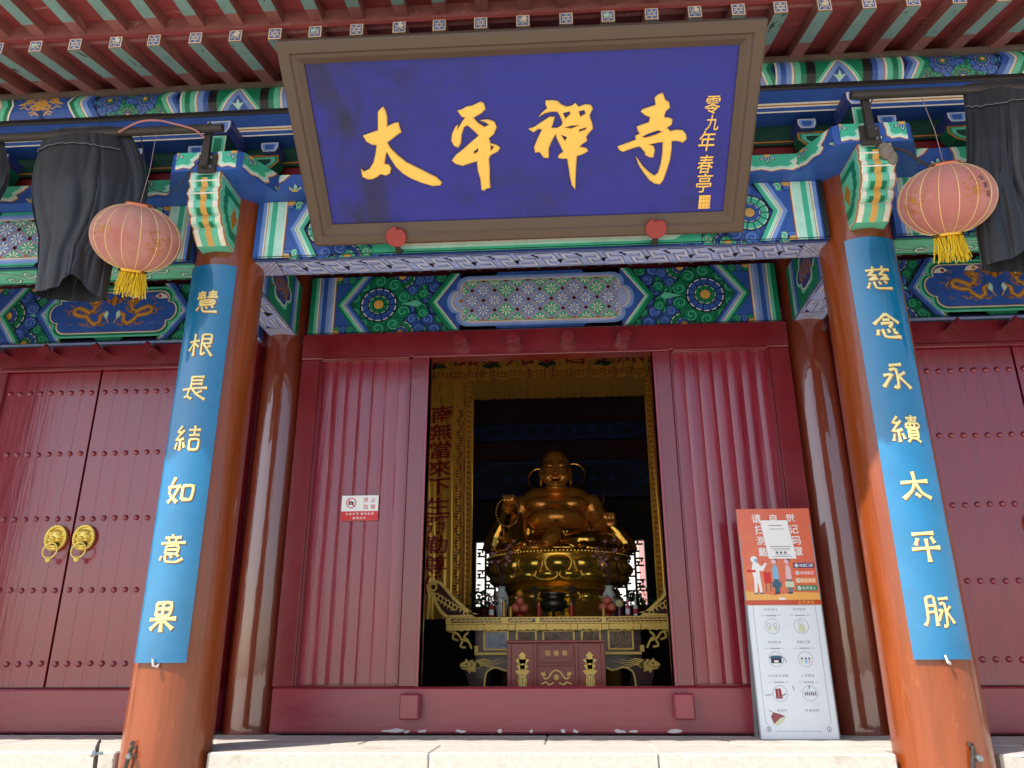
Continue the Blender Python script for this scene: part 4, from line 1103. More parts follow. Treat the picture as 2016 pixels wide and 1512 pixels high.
# painted tie beams of the rear wall and cross beams, dim
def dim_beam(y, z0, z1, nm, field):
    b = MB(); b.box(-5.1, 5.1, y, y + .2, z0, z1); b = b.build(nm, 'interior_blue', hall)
    H = z1 - z0
    def fn(d):
        cu = 5.2
        for k in (0, .035):
            P = [(cu - 1.25 + k, H / 2), (cu - .95 + k, H - .03 - k), (cu + .95 - k, H - .03 - k), (cu + 1.25 - k, H / 2), (cu + .95 - k, .03 + k), (cu - .95 + k, .03 + k)]
            d.ribbon(P, .012, 'N' if k else 'B', 1, closed=True)
        for k in range(7):
            x = cu - .72 + k * .24
            for q in range(4):
                a = q * PI / 4; d.ribbon([(x - .07 * math.cos(a), H / 2 - .07 * math.sin(a)), (x + .07 * math.cos(a), H / 2 + .07 * math.sin(a))], .008, 'B', 1)
        for s in (-1, 1):
            for (du, v) in ((1.5, .92), (1.72, .5), (1.5, .08), (2.1, .92), (2.3, .5)):
                d.disc(cu + s * du, H * v, .05, 'O', 1, 12); d.ring(cu + s * du, H * v, .11, .012, 'G', 1); d.ring(cu + s * du, H * v, .16, .01, 'B', 1)
        d.rect(0, 0, 10.2, .012, 'N', 1)
    painted(b, 'painted_face', plane((-5.1, y, z0), (1, 0, 0), (0, 0, 1), (0, -1, 0)), fn)
dim_beam(6.28, 2.60, 3.12, 'rear_beam', 0); dim_beam(6.26, 3.42, 3.66, 'rear_beam', 0); dim_beam(5.2, 3.86, 4.16, 'cross_beam', 0)
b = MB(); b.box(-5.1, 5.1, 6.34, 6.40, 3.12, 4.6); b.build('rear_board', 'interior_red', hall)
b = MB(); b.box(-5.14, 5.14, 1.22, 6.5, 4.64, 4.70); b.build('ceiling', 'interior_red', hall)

# ---------------------------------------------------------------- name plaque
BIG = {}
BIG['tai'] = [[(-782,818),(-770,794),(-766,756),(-772,708),(-730,724),(-705,727),(-701,700),(-695,671),(-719,657),(-768,625),(-784,615),(-769,580),(-734,539),(-689,497),(-631,464),(-574,431),(-516,398),(-488,365),(-500,350),(-547,347),(-611,370),(-670,398),(-717,431),(-753,473),(-777,520),(-794,561),(-806,531),(-817,491),(-792,485),(-782,464),(-791,434),(-816,421),(-850,431),(-868,416),(-901,402),(-932,403),(-960,419),(-963,466),(-945,450),(-912,464),(-881,504),(-862,554),(-849,603),(-876,606),(-904,625),(-921,660),(-892,669),(-845,682),(-830,686),(-821,748),(-815,791),(-800,805)]]
BIG['ping'] = [[(-226,822),(-207,814),(-200,781),(-226,758),(-271,736),(-249,706),(-211,681),(-186,694),(-209,710),(-238,720),(-189,723),(-155,710),(-142,678),(-160,640),(-191,617),(-183,587),(-148,576),(-129,560),(-141,541),(-187,518),(-198,498),(-197,437),(-201,376),(-201,323),(-225,319),(-241,306),(-256,315),(-257,378),(-269,430),(-270,486),(-305,477),(-357,462),(-397,475),(-417,496),(-392,526),(-339,564),(-280,611),(-249,634),(-276,664),(-309,694),(-329,686),(-347,643),(-356,594),(-373,570),(-397,581),(-410,611),(-403,650),(-378,692),(-362,701),(-370,673),(-336,720),(-320,738),(-339,744),(-361,778),(-331,786),(-305,799),(-276,802)],[(-286,542),(-257,564),(-260,544),(-279,532)],[(-183,577),(-164,567),(-185,546)]]
BIG['chan'] = [[(140,814),(178,814),(207,809),(231,787),(259,776),(288,780),(308,793),(327,773),(365,784),(394,780),(406,761),(389,724),(394,700),(404,676),(407,647),(385,624),(370,605),(375,580),(346,562),(331,548),(371,538),(381,521),(346,502),(316,494),(311,438),(308,367),(305,294),(285,321),(274,368),(266,430),(258,481),(227,482),(205,488),(212,507),(237,521),(218,562),(199,602),(194,626),(169,583),(153,545),(152,490),(122,491),(98,527),(73,523),(67,553),(90,606),(116,654),(97,659),(67,641),(38,661),(73,670),(108,692),(162,724),(191,722),(181,689),(170,661),(205,660),(229,673),(234,692),(220,726),(206,750),(172,752),(133,744),(99,726),(124,753),(149,771),(139,795)],[(238,742),(274,750),(278,735),(251,711)],[(327,748),(357,754),(365,734),(336,719)],[(244,663),(288,671),(331,672),(283,655)],[(224,622),(258,607),(248,585)],[(331,647),(370,658),(365,646),(326,634)]]
BIG['si'] = [[(793,829),(800,813),(811,789),(830,779),(838,749),(814,726),(807,696),(841,691),(856,681),(853,654),(826,636),(839,627),(846,617),(883,622),(917,619),(938,595),(943,569),(922,548),(893,559),(859,560),(861,516),(856,451),(840,387),(824,334),(806,308),(773,313),(743,334),(705,382),(674,429),(655,482),(670,462),(701,418),(737,384),(771,360),(790,375),(803,427),(809,492),(808,556),(780,554),(730,546),(756,536),(765,513),(759,471),(737,470),(710,486),(707,502),(683,529),(673,536),(636,527),(579,508),(559,521),(549,540),(593,555),(653,574),(649,597),(674,608),(660,631),(656,649),(690,660),(724,671),(729,699),(704,709),(675,731),(684,743),(720,754),(757,764),(749,804),(769,821)],[(687,593),(721,608),(776,625),(801,618),(771,602),(709,586)]]
PT, PYAW = .916, .007
PB = Vector((-.051, -.2, 2.904))
PE = Vector((math.cos(PYAW), math.sin(PYAW), 0)); PU = Vector((math.sin(PYAW) * math.sin(PT), -math.sin(PT) * math.cos(PYAW), math.cos(PT))); PN = PE.cross(PU)
pmap = lambda u, v, h: PB + PE * u + PU * v + PN * h
plaque = thing('name_plaque', PB, 'large tilted blue name plaque with gold characters and brown frame under the eaves', 'plaque')
PW, PH, FW = 2.636, 1.188, .126
m = MB(); m.add([pmap(u, v, h) for h in (-.045, -.022) for u, v in ((-PW / 2 + .03, .03), (PW / 2 - .03, .03), (PW / 2 - .03, PH - .03), (-PW / 2 + .03, PH - .03))], [(4, 5, 6, 7), (0, 3, 2, 1), (0, 1, 5, 4), (1, 2, 6, 5), (2, 3, 7, 6), (3, 0, 4, 7)])
m.build('field', 'plaque_blue', plaque)
# moulded frame: four mitred bars with a stepped section (w = distance in from the outer edge)
SEC = [(0, -.06), (0, .018), (.012, .026), (.062, .026), (.072, .014), (.092, .010), (.104, .002), (FW, -.012), (FW, -.05)]
cor = [(-PW / 2, 0, 1, 1), (PW / 2, 0, -1, 1), (PW / 2, PH, -1, -1), (-PW / 2, PH, 1, -1)]
for k in range(4):
    a, c = cor[k], cor[(k + 1) % 4]; m = MB(); vs = []
    for p in (a, c):
        for w, h in SEC: vs.append(pmap(p[0] + p[2] * w, p[1] + p[3] * w, h))
    n = len(SEC)
    m.add(vs, [(i, i + 1, n + i + 1, n + i) for i in range(n - 1)] + [(n - 1, 0, n, 2 * n - 1)] + [tuple(range(n)), tuple(range(n, 2 * n))[::-1]])
    m.build('frame_bar', 'plaque_brown', plaque)
def inset(pl, dist):
    n = len(pl); out = []
    area = sum(pl[i][0] * pl[(i + 1) % n][1] - pl[(i + 1) % n][0] * pl[i][1] for i in range(n)); sg = 1 if area > 0 else -1
    for i in range(n):
        a, p_, c = Vector(pl[i - 1]), Vector(pl[i]), Vector(pl[(i + 1) % n])
        e1, e2 = (p_ - a).normalized(), (c - p_).normalized(); n1, n2 = Vector((-e1.y, e1.x)), Vector((-e2.y, e2.x)); bis = n1 + n2
        if bis.length < .3: out.append(tuple(p_)); continue
        bis.normalize(); k = min(1.6, 1 / max(.4, bis.dot(n1))); q = p_ + bis * dist * sg * k; out.append((q.x, q.y))
    return out
def raised(polys, fmap, h0, h1, bev=.005):
    """raised lettering: walls, a chamfer and a flat top"""
    m = MB(); tops = []
    for k, pl in enumerate(polys):
        n = len(pl); tp = inset(pl, bev if k == 0 else -bev * .4); tops.append(tp)
        vs = [fmap(q[0], q[1], h0) for q in pl] + [fmap(q[0], q[1], h1 - bev) for q in pl] + [fmap(q[0], q[1], h1) for q in tp]
        m.add(vs, [(r_ * n + i, r_ * n + (i + 1) % n, (r_ + 1) * n + (i + 1) % n, (r_ + 1) * n + i) for r_ in (0, 1) for i in range(n)])
    ls = [[Vector((q[0], q[1], 0)) for q in pl] for pl in tops]; al = [q for l_ in ls for q in l_]
    m.add([fmap(q.x, q.y, h1) for q in al], [tuple(t_) for t_ in tessellate_polygon(ls)])
    return m
for key in ('tai', 'ping', 'chan', 'si'):
    polys = [[(x / 1000, y / 1000) for x, y in pl] for pl in BIG[key]]
    raised(polys, pmap, -.022, -.002, .006).build('character', 'gold_paint', plaque)
for ch, (x, y), s in zip('零九年春亭', ((1075, 751), (1084, 653), (1061, 551), (1064, 416), (1065, 304)), (.105, .09, .115, .11, .115)):
    d = Draw(lambda u, v, h: pmap(u, v, -.021 + h), ['gold_paint']); d.STEP = .002
    d.glyph(ch, x / 1000, y / 1000, s, 'gold_paint', 1, .006, .82, .12); d.mb.build('inscription', 'gold_paint', plaque)
d = Draw(lambda u, v, h: pmap(u, v, -.021 + h), ['gold_paint', 'O']); d.rect(1.044, .145, 1.111, .228, 'gold_paint', 2)
for k in range(3):
    for j in range(3): d.ribbon([(1.052 + .02 * k, .155 + .024 * j), (1.064 + .02 * k, .155 + .024 * j), (1.064 + .02 * k, .170 + .024 * j)], .004, 'O', 3)
d.mb.build('seal', ['gold_paint', 'O'], plaque)
for i, u in enumerate((-.797, .789)):
    t = thing('plaque_support', pmap(u, -.03, .03), ('round red support with a pointed curl under the plaque, nearer the ' + ('left' if i == 0 else 'right') + ' column'), 'support', 'plaque supports')
    pts = [(u + .062 * math.cos(a) * (1 if i else -1) * -1, .056 + .062 * math.sin(a)) for a in [R(-90 + 20 * k) for k in range(13)]]
    pts += [(u + (.004 if i == 0 else -.004) * 1, .132), (u + (-.02 if i == 0 else .02), .118), (u + (-.055 if i == 0 else .055), .095), (u + (-.068 if i == 0 else .068), .055), (u + (-.05 if i == 0 else .05), .012)]
    # peach-shaped pad: a rounded disc with a small curl at its top
    pts = [(u + .064 * math.cos(R(a)), .052 + .064 * math.sin(R(a))) for a in range(-250, 70, 16)] + [(u + (.012 if i == 0 else -.016), .100), (u + (.004 if i == 0 else -.02), .124)]
    raised([pts], pmap, .0275, .052).build('pad', 'support_red', t)
    mm = MB(); mm.tube([pmap(u, -.012, .04), pmap(u, -.05, .02), (pmap(u, -.05, .02).x, -.10, 2.90)], .018, 8); mm.build('hook', 'iron', t)

# ---------------------------------------------------------------- couplet boards
ST = {
 '慧': [[(12, 14), (44, 12)], [(12, 24), (44, 22)], [(8, 34), (46, 32)], [(28, 4), (26, 38)], [(56, 12), (88, 10)], [(56, 22), (88, 20)], [(52, 32), (92, 30)], [(72, 2), (70, 36)], [(20, 46), (80, 44), (78, 62), (20, 63)], [(20, 54), (78, 53)], [(20, 72), (10, 86)], [(34, 70), (36, 82), (46, 92), (96, 92)], [(50, 72), (56, 80)], [(72, 68), (80, 76)]],
 '根': [[(4, 36), (46, 32)], [(26, 4), (25, 94)], [(25, 38), (4, 72)], [(27, 42), (44, 58)], [(56, 8), (90, 8), (88, 44)], [(56, 8), (56, 88), (70, 80)], [(56, 26), (88, 25)], [(56, 44), (88, 43)], [(90, 52), (72, 62)], [(64, 48), (98, 94)]],
 '長': [[(36, 4), (36, 50)], [(36, 6), (84, 5)], [(36, 20), (80, 19)], [(36, 34), (80, 33)], [(2, 54), (98, 48)], [(30, 54), (24, 80), (12, 84)], [(26, 82), (44, 92)], [(44, 54), (60, 74), (94, 94)], [(80, 60), (60, 72)]],
 '結': [[(26, 4), (10, 26), (32, 28)], [(36, 20), (6, 56), (38, 52)], [(24, 58), (24, 96)], [(10, 66), (4, 90)], [(36, 66), (42, 86)], [(54, 20), (96, 18)], [(75, 4), (75, 40)], [(56, 40), (94, 38)], [(60, 56), (60, 92)], [(60, 56), (92, 55), (90, 92), (60, 92)]],
 '如': [[(28, 4), (8, 58), (44, 94)], [(46, 34), (30, 70), (6, 94)], [(0, 40), (52, 36)], [(60, 36), (60, 84)], [(60, 36), (96, 35), (92, 82), (62, 83)]],
 '意': [[(48, 2), (50, 12)], [(20, 14), (80, 12)], [(34, 18), (38, 28)], [(64, 17), (60, 28)], [(6, 32), (96, 30)], [(28, 42), (28, 68)], [(28, 42), (72, 41), (70, 68), (28, 68)], [(28, 55), (70, 54)], [(14, 76), (8, 90)], [(28, 74), (34, 94), (72, 96), (92, 84)], [(46, 72), (54, 82)], [(68, 70), (78, 78)]],
 '果': [[(26, 4), (26, 44)], [(26, 5), (76, 4), (72, 44), (26, 44)], [(26, 24), (73, 23)], [(50, 4), (50, 98)], [(4, 58), (98, 54)], [(42, 62), (10, 90)], [(58, 62), (90, 88)]],
 '慈': [[(30, 4), (34, 12)], [(70, 2), (64, 12)], [(6, 18), (96, 16)], [(34, 22), (16, 36), (40, 40), (18, 56), (44, 54)], [(74, 20), (56, 36), (80, 40), (58, 56), (86, 54)], [(36, 46), (46, 58)], [(78, 46), (88, 58)], [(16, 68), (6, 90)], [(30, 66), (36, 90), (60, 94), (98, 92)], [(48, 66), (54, 78)], [(68, 64), (78, 74)]],
 '念': [[(48, 2), (4, 40)], [(48, 2), (96, 38)], [(36, 26), (62, 25)], [(28, 40), (70, 39), (56, 56)], [(16, 62), (12, 84)], [(30, 62), (38, 90), (60, 94), (98, 92)], [(50, 62), (54, 76)], [(72, 60), (74, 78), (86, 76)]],
 '永': [[(30, 8), (74, 5)], [(28, 26), (52, 24), (52, 90), (38, 86)], [(6, 44), (34, 42), (2, 86)], [(84, 34), (56, 50)], [(54, 46), (98, 94)]],
 '續': [[(26, 4), (10, 26), (32, 28)], [(36, 20), (6, 56), (38, 52)], [(24, 58), (24, 96)], [(10, 66), (4, 90)], [(36, 66), (42, 86)], [(54, 12), (96, 10)], [(74, 2), (74, 20)], [(60, 22), (92, 21)], [(52, 32), (52, 46)], [(52, 32), (98, 31), (96, 46), (52, 46)], [(66, 32), (66, 46)], [(82, 32), (82, 46)], [(58, 54), (58, 82)], [(58, 54), (90, 53), (90, 82), (58, 82)], [(58, 63), (90, 62)], [(58, 72), (90, 72)], [(64, 84), (52, 97)], [(80, 84), (98, 97)]],
 '太': [[(2, 38), (94, 34)], [(44, 2), (46, 36), (34, 66), (4, 92)], [(48, 40), (66, 74), (98, 92)], [(44, 76), (60, 88)]],
 '平': [[(8, 8), (80, 5)], [(24, 22), (14, 44)], [(68, 18), (78, 38)], [(2, 56), (96, 52)], [(50, 24), (52, 98)]],
 '脈': [[(16, 6), (14, 70), (2, 90)], [(16, 6), (40, 5), (40, 92)], [(16, 30), (40, 29)], [(16, 50), (40, 49)], [(54, 10), (88, 7)], [(56, 26), (72, 25), (72, 88), (60, 92)], [(50, 46), (62, 44), (46, 76)], [(92, 32), (76, 46)], [(72, 42), (98, 84)]],
}
def smooth_path(pts, k=3):
    if len(pts) < 3: 
        a, b = pts; return [(a[0] + (b[0] - a[0]) * t / 4, a[1] + (b[1] - a[1]) * t / 4) for t in range(5)]
    out = []
    for i in range(len(pts) - 1):
        p0 = pts[max(0, i - 1)]; p1 = pts[i]; p2 = pts[i + 1]; p3 = pts[min(len(pts) - 1, i + 2)]
        for j in range(k):
            t = j / k; c = .35
            f = lambda a, b, cc, dd: b + c * t * (cc - a) + t * t * (3 * (cc - b) - c * (2 * (cc - a) + (dd - b))) + t ** 3 * (2 * (b - cc) + c * ((cc - a) + (dd - b)))
            out.append((f(p0[0], p1[0], p2[0], p3[0]), f(p0[1], p1[1], p2[1], p3[1])))
    return out + [pts[-1]]
def couplet(cx, z0, z1, chars, zs, label):
    rb, half = .246, R(35)
    t = thing('couplet_board', (cx, -rb, z0), label, 'couplet', 'couplet boards')
    m = MB(); n = 18
    pr = [(rb, -half + 2 * half * i / n) for i in range(n + 1)] + [(rb - .010, half - 2 * half * i / n) for i in range(n + 1)]
    poly = [(cx + r * math.sin(a), -r * math.cos(a)) for r, a in pr]
    m.prism(poly, 'z', z0, z1); m.build('board', 'couplet_blue', t, smooth=True, angle=40)
    fm = lambda u, v, h: Vector((cx + (rb + h) * math.sin(u / rb), -(rb + h) * math.cos(u / rb), v))
    rr = random.Random(cx)
    for ch, zc in zip(chars, zs):
        s = .158; d = Draw(fm, ['gold_leaf', 'O']); d.STEP = .0022
        for q, stp in enumerate(ST[ch]):
            pts = smooth_path([((x / 100 - .5) * s * (.95), zc + (.5 - y / 100) * s) for x, y in stp])
            L = len(pts); w = s * (.104 if len(ST[ch]) < 9 else .078)
            dense = len(pts)
            ws = [w * (.72 + .5 * abs(2 * i / (L - 1) - 1) ** 2 * (1.1 if i > L / 2 else .6) + .1) for i in range(L)]
            d.ribbon([(p[0] + .002, p[1] - .002) for p in pts], [x + .005 for x in ws], 'O', 0)
            d.ribbon(pts, ws, 'gold_leaf', 1 + .02 * q)
        d.mb.build('character', ['gold_leaf', 'O'], t)
    mm = MB(); mm.tube([(cx + .01, -.232, z0 - .004), (cx + .01, -.25, z0 - .02), (cx - .005, -.262, z0 - .014), (cx - .012, -.262, z0 + .02)], .006, 6); mm.build('hook', 'paint_chip', t)
couplet(-2.004, .440, 2.775, '慧根長結如意果', (2.517, 2.231, 1.958, 1.655, 1.353, 1.03, .669), 'curved blue couplet board with gold characters on the left front column')
couplet(1.996, .440, 2.805, '慈念永續太平脈', (2.532, 2.226, 1.921, 1.619, 1.306, .987, .664), 'curved blue couplet board with gold characters on the right front column')

# ---------------------------------------------------------------- iron posts, poles and wires
def post(cx, sg, x_end, x_in, label, z=3.54):
    t = thing('pole_bracket', (cx, -.52, 3.25), label, 'pole', 'iron poles under the eaves')
    y = -.55
    m = MB(); m.box(cx - .055, cx + .055, -.527, -.506, 3.255, 3.385, 0, .003); p = m.build('mounting_plate', 'iron', t)
    for dz in (.03, .095):
        b = MB(); b.lathe([(0.0, -.010), (.010, -.010), (.010, 0)], (0, 0, 0), 6, M=Matrix.Rotation(R(-90), 4, 'X')); 
        b.v = [(v[0] + cx + .028, v[1] - .528, v[2] + 3.255 + dz) for v in b.v]; b.build('bolt', 'steel', p)
    m = MB(); m.prism([(cx - .028, 3.28), (cx + .02, 3.28), (cx + .014, 3.575), (cx, 3.60), (cx - .024, 3.57)], 'y', -.560, -.528); m.build('post', 'iron', t)
    m = MB(); m.tube([(x_in, y - .035, z + .004), (x_end, y - .035, z)], .026, 10); m.build('pole', 'iron', t)
post(-1.985, -1, -4.6, -1.885, 'rusty iron pole on a bolted post at the left column, carrying the black covers', 3.522)
post(1.972, 1, 4.6, 1.875, 'rusty iron pole on a bolted post at the right column', 3.548)
def wire(name, pts, r, m, label, cat='wire'):
    P = [Vector(p) for p in pts]; out = []
    for i in range(len(P) - 1):
        p0, p1, p2, p3 = P[max(0, i - 1)], P[i], P[i + 1], P[min(len(P) - 1, i + 2)]
        for j in range(6):
            t = j / 6; out.append(.5 * ((2 * p1) + (-p0 + p2) * t + (2 * p0 - 5 * p1 + 4 * p2 - p3) * t * t + (-p0 + 3 * p1 - 3 * p2 + p3) * t ** 3))
    out.append(P[-1]); mb = MB(); mb.tube(out, r, 6); return solo(name, mb, m, label, cat, smooth=True, base=pts[0])
wire('pink_cable', [(-2.52, -.62, 3.50), (-2.40, -.625, 3.565), (-2.28, -.625, 3.57), (-2.18, -.62, 3.545), (-2.05, -.615, 3.50), (-2.0, -.57, 3.47)], .006, 'wire_pink', 'loose pink cable looped over the left pole beside the black cover')
wire('dark_cable', [(-2.0, -.53, 3.37), (-2.09, -.53, 3.25), (-2.17, -.50, 3.16), (-2.25, -.5, 3.14), (-2.33, -.52, 3.18), (-2.37, -.56, 3.36), (-2.40, -.58, 3.5)], .0035, 'wire_dark', 'thin black cable sagging from the left post behind the lantern wire')
wire('stray_wire', [(1.98, -.52, 3.27), (2.05, -.50, 3.24), (2.15, -.5, 3.22), (2.21, -.52, 3.14), (2.26, -.56, 3.05)], .009, 'iron', 'bent rusty rod reaching from the right post to the lantern')
mm = MB(); mm.ell((2.055, -.50, 3.215), (.042, .035, .05), 14, 10); mm.ell((2.085, -.49, 3.175), (.032, .03, .05), 12, 8); mm.ell((2.04, -.50, 3.25), (.03, .03, .025), 10, 8)
solo('mud_nest', mm, 'mud', 'lumpy grey mud nest stuck beside the right carved head', 'nest', smooth=True, base=(2.05, -.5, 3.2))

# ---------------------------------------------------------------- lanterns
def lantern(cx, cy, cz, fwd, tilt, label, pole_z, wx, rot, label_chars):
    t = thing('lantern', (cx, cy, cz), label, 'lantern', 'red festival lanterns')
    M0 = Matrix.Rotation(fwd, 4, 'X') @ Matrix.Rotation(tilt, 4, 'Y')
    Rx, Rz = .243, .190; nr = 16
    def surf(a, th, h=0.0):
        # rounded lantern: a = longitude, th = colatitude
        k = 1 + .012 * math.cos(nr * a)
        s_ = math.sin(th); c_ = math.cos(th)
        rr = (Rx + h) * (s_ ** .9) * k
        p = Vector((rr * math.cos(a), rr * math.sin(a), (Rz + h) * c_))
        return Vector((cx, cy, cz)) + (M0 @ p)
    th0, th1 = .27, PI - .27
    m = MB(); m.grid(lambda u, v: surf(2 * PI * u, th0 + (th1 - th0) * v), 96, 28, 0, True); shade = m.build('shade', 'lantern_pink', t, smooth=True, angle=80)
    for i in range(nr):
        a = 2 * PI * (i + .5) / nr + rot; mm = MB()
        mm.tube([surf(2 * PI * (i + .5) / nr, th0 + (th1 - th0) * k / 20, .001) for k in range(21)], .0016, 5); mm.build('rib', 'gold_leaf' if i % 1 == 0 else 'copper_rim', shade)
    # gilt print on two sides
    d = Draw(lambda u, v, h: surf(rot + u / .25, PI / 2 - v / .205, .0012 + h), ['O', 'print_dark', 'gold_leaf'])
    rr = random.Random(int(cx * 10))
    for (u0, v0, R0) in ((0, .02, .075), (.33, -.01, .07), (-.34, .0, .07)):
        for k in range(34):
            a = rr.uniform(0, 2 * PI); r = R0 * rr.choice((rr.uniform(.75, 1.05), rr.uniform(.0, .45)))
            x, y = u0 + r * math.cos(a), v0 + r * math.sin(a)
            d.ribbon([(x, y), (x + rr.uniform(-.016, .016), y + rr.uniform(-.012, .012)), (x + rr.uniform(-.02, .02), y + rr.uniform(-.02, .02))], .004, 'O', 0)
    if label_chars:
        for k, ch in enumerate(label_chars): d.glyph(ch, .035 + .012 * k, .085 - .048 * k, .036, 'print_dark', 1, .0)
    d.mb.build('gilt_print', ['O', 'print_dark', 'gold_leaf'], shade)['kind'] = 'stuff'
    zt, zb = Rz * math.cos(th0), -Rz * math.cos(th0)
    for (z, s_, mt) in ((zt, 1, 'copper_rim'), (zb, -1, 'brass')):
        m = MB(); rr_ = Rx * math.sin(th0) ** .9
        m.lathe([(rr_ - .004, z - s_ * .012), (rr_ + .004, z - s_ * .008), (rr_ + .005, z + s_ * .012), (rr_ - .002, z + s_ * .018), (rr_ - .012, z + s_ * .016)], (cx, cy, cz), 28, M=M0); m.build('collar', mt, t, smooth=True)
    # tassel: many thin strands, one skirt
    m = MB(); r0 = Rx * math.sin(th0) ** .9 - .004; rr = random.Random(4)
    for i in range(130):
        a = rr.uniform(0, 2 * PI); r = r0 * math.sqrt(rr.uniform(.35, 1)); L = rr.uniform(.09, .165)
        p0 = Vector((cx, cy, cz)) + M0 @ Vector((r * math.cos(a), r * math.sin(a), zb - .012)); dx, dy = rr.uniform(-.026, .026), rr.uniform(-.026, .026)
        m.tube([p0, p0 + Vector((dx * .4, dy * .4, -L * .5)), p0 + Vector((dx, dy, -L))], [.0034, .003, .0024], 4)
    m.build('tassel', 'tassel_yellow', t)
    top = Vector((cx, cy, cz)) + M0 @ Vector((0, 0, zt))
    m = MB(); m.tube([top, top.lerp(Vector((wx, -.585, pole_z)), .5) + Vector((.012, 0, 0)), (wx, -.585, pole_z)], .0022, 5); m.build('wire', 'wire', t)
    m = MB(); m.tube([top + Vector((-.05, 0, -.01)), top + Vector((0, 0, .006)), top + Vector((.05, 0, -.01))], .003, 5); m.build('wire_bar', 'wire', t)
lantern(-2.300, -.60, 2.765, R(24), R(10), 'faded red round lantern with yellow tassel by the left column', 3.50, -2.30, R(-108), '')
lantern(2.275, -.60, 2.815, R(24), R(-4), 'faded red round lantern with black greeting characters by the right column', 3.52, 2.27, R(-78), '全家福')

# ---------------------------------------------------------------- black cloth covers
def closed_curve(pts, u):
    n = len(pts); x = (u % 1.0) * n; i = int(x); t = x - i
    p0, p1, p2, p3 = pts[i - 1], pts[i % n], pts[(i + 1) % n], pts[(i + 2) % n]
    f = lambda a, b_, c, d_: .5 * (2 * b_ + (c - a) * t + (2 * a - 5 * b_ + 4 * c - d_) * t * t + (3 * b_ - a - 3 * c + d_) * t ** 3)
    return f(p0[0], p1[0], p2[0], p3[0]), f(p0[1], p1[1], p2[1], p3[1])
def cover(x0, x1, z1, z0, label, seed, xb0, xb1, bulge, ridge=.62):
    base = ((x0 + x1) / 2, -.57, z0); cy = -.565
    rr = random.Random(seed); ph = [rr.uniform(0, 6) for _ in range(8)]
    plan = [(0, .02), (.03, -.035), (ridge * .5, -.085), (ridge - .05, -.105), (ridge + .07, -.085), (.88, -.02), (1.0, .045), (.82, .075), (.45, .08), (.12, .065)]
    def f(u, v):
        # u round the bag (front first), v from the top seam down
        xl = x0 + (xb0 - x0) * v - .05 * math.sin(PI * min(1, v * 1.5)) * (1 if bulge > 0 else 0); xr = x1 + (xb1 - x1) * v + bulge * math.sin(PI * min(1, v * 1.25)) * (1 if v < .8 else .8)
        px_, py_ = closed_curve(plan, u); hw = xr - xl
        open_ = min(1, .30 + v * 2.0)
        crease = sum(a * (1 - abs(math.sin(k * PI * u + ph[i] + w * v))) ** 3 for i, (a, k, w) in enumerate(((.020, 5, .9), (.014, 8, -1.4), (.012, 11, 2.0))))
        wob = .007 * math.sin(23 * u + ph[3] + 7 * v) * math.sin(9 * v + ph[4])
        x = xl + hw * px_ + .010 * math.sin(7 * v + ph[2]); y = cy + py_ * open_ + (crease + wob) * min(1, .2 + v * 1.6) * (1 if py_ < 0 else -1)
        z = z1 + (z0 - z1) * v
        z += v ** 3 * (.09 * math.exp(-((px_ - ridge - .02) / .16) ** 2) * (1 if py_ < .02 else 0) - .03 * px_) + .010 * math.sin(9 * u + ph[5]) * (1 - v)
        return (x, y, z)
    N = 150; m = MB(); m.grid(f, N, 54, 0, True)
    ring = [f(i / N, 0) for i in range(N)]
    c = (sum(p[0] for p in ring) / N, cy - .02, z1 + .03)
    mid = [(c[0] + (p[0] - c[0]) * .86, c[1] + (p[1] - c[1]) * .55, z1 + .024) for p in ring]
    m.add(ring + mid, [(i, (i + 1) % N, N + (i + 1) % N, N + i) for i in range(N)] + [tuple(range(N, 2 * N))[::-1]])
    t = thing('cloth_cover', base, label, 'cover', 'black cloth covers')
    m.build('cloth', 'black_cloth', t, smooth=True, angle=80)
    # folded hem over the pole, with its stitching
    m = MB(); n = 60
    hem = lambda u, v, k: Vector(f(.04 + .44 * u, v)) + Vector((0, -k, 0))
    m.grid(lambda u, v: hem(u, .005 + v * (.135 + .02 * math.sin(u * 5 + ph[1]) - .02 * u), .007 + .004 * math.sin(PI * v)), n, 8); m.build('folded_hem', 'black_cloth', t, smooth=True, angle=80)
    s = MB(); s.tube([hem(i / n, .005 + .97 * (.135 + .02 * math.sin(i / n * 5 + ph[1]) - .02 * i / n) + .003 * math.sin(i * .9), .0125) for i in range(n + 1)], .0022, 5); s.build('stitching', 'cloth_stitch', t)
cover(-3.03, -2.50, 3.555, 2.44, 'limp black cloth cover hanging from the left pole behind the lantern', 3, -2.86, -2.46, .17)
cover(2.52, 3.10, 3.585, 2.42, 'limp black cloth cover hanging from the right pole beside the lantern', 8, 2.40, 2.98, -.10, .40)
cover(-3.80, -3.29, 3.52, 3.02, 'black cloth cover mostly cut off by the left edge of the view', 12, -3.78, -3.24, .03)

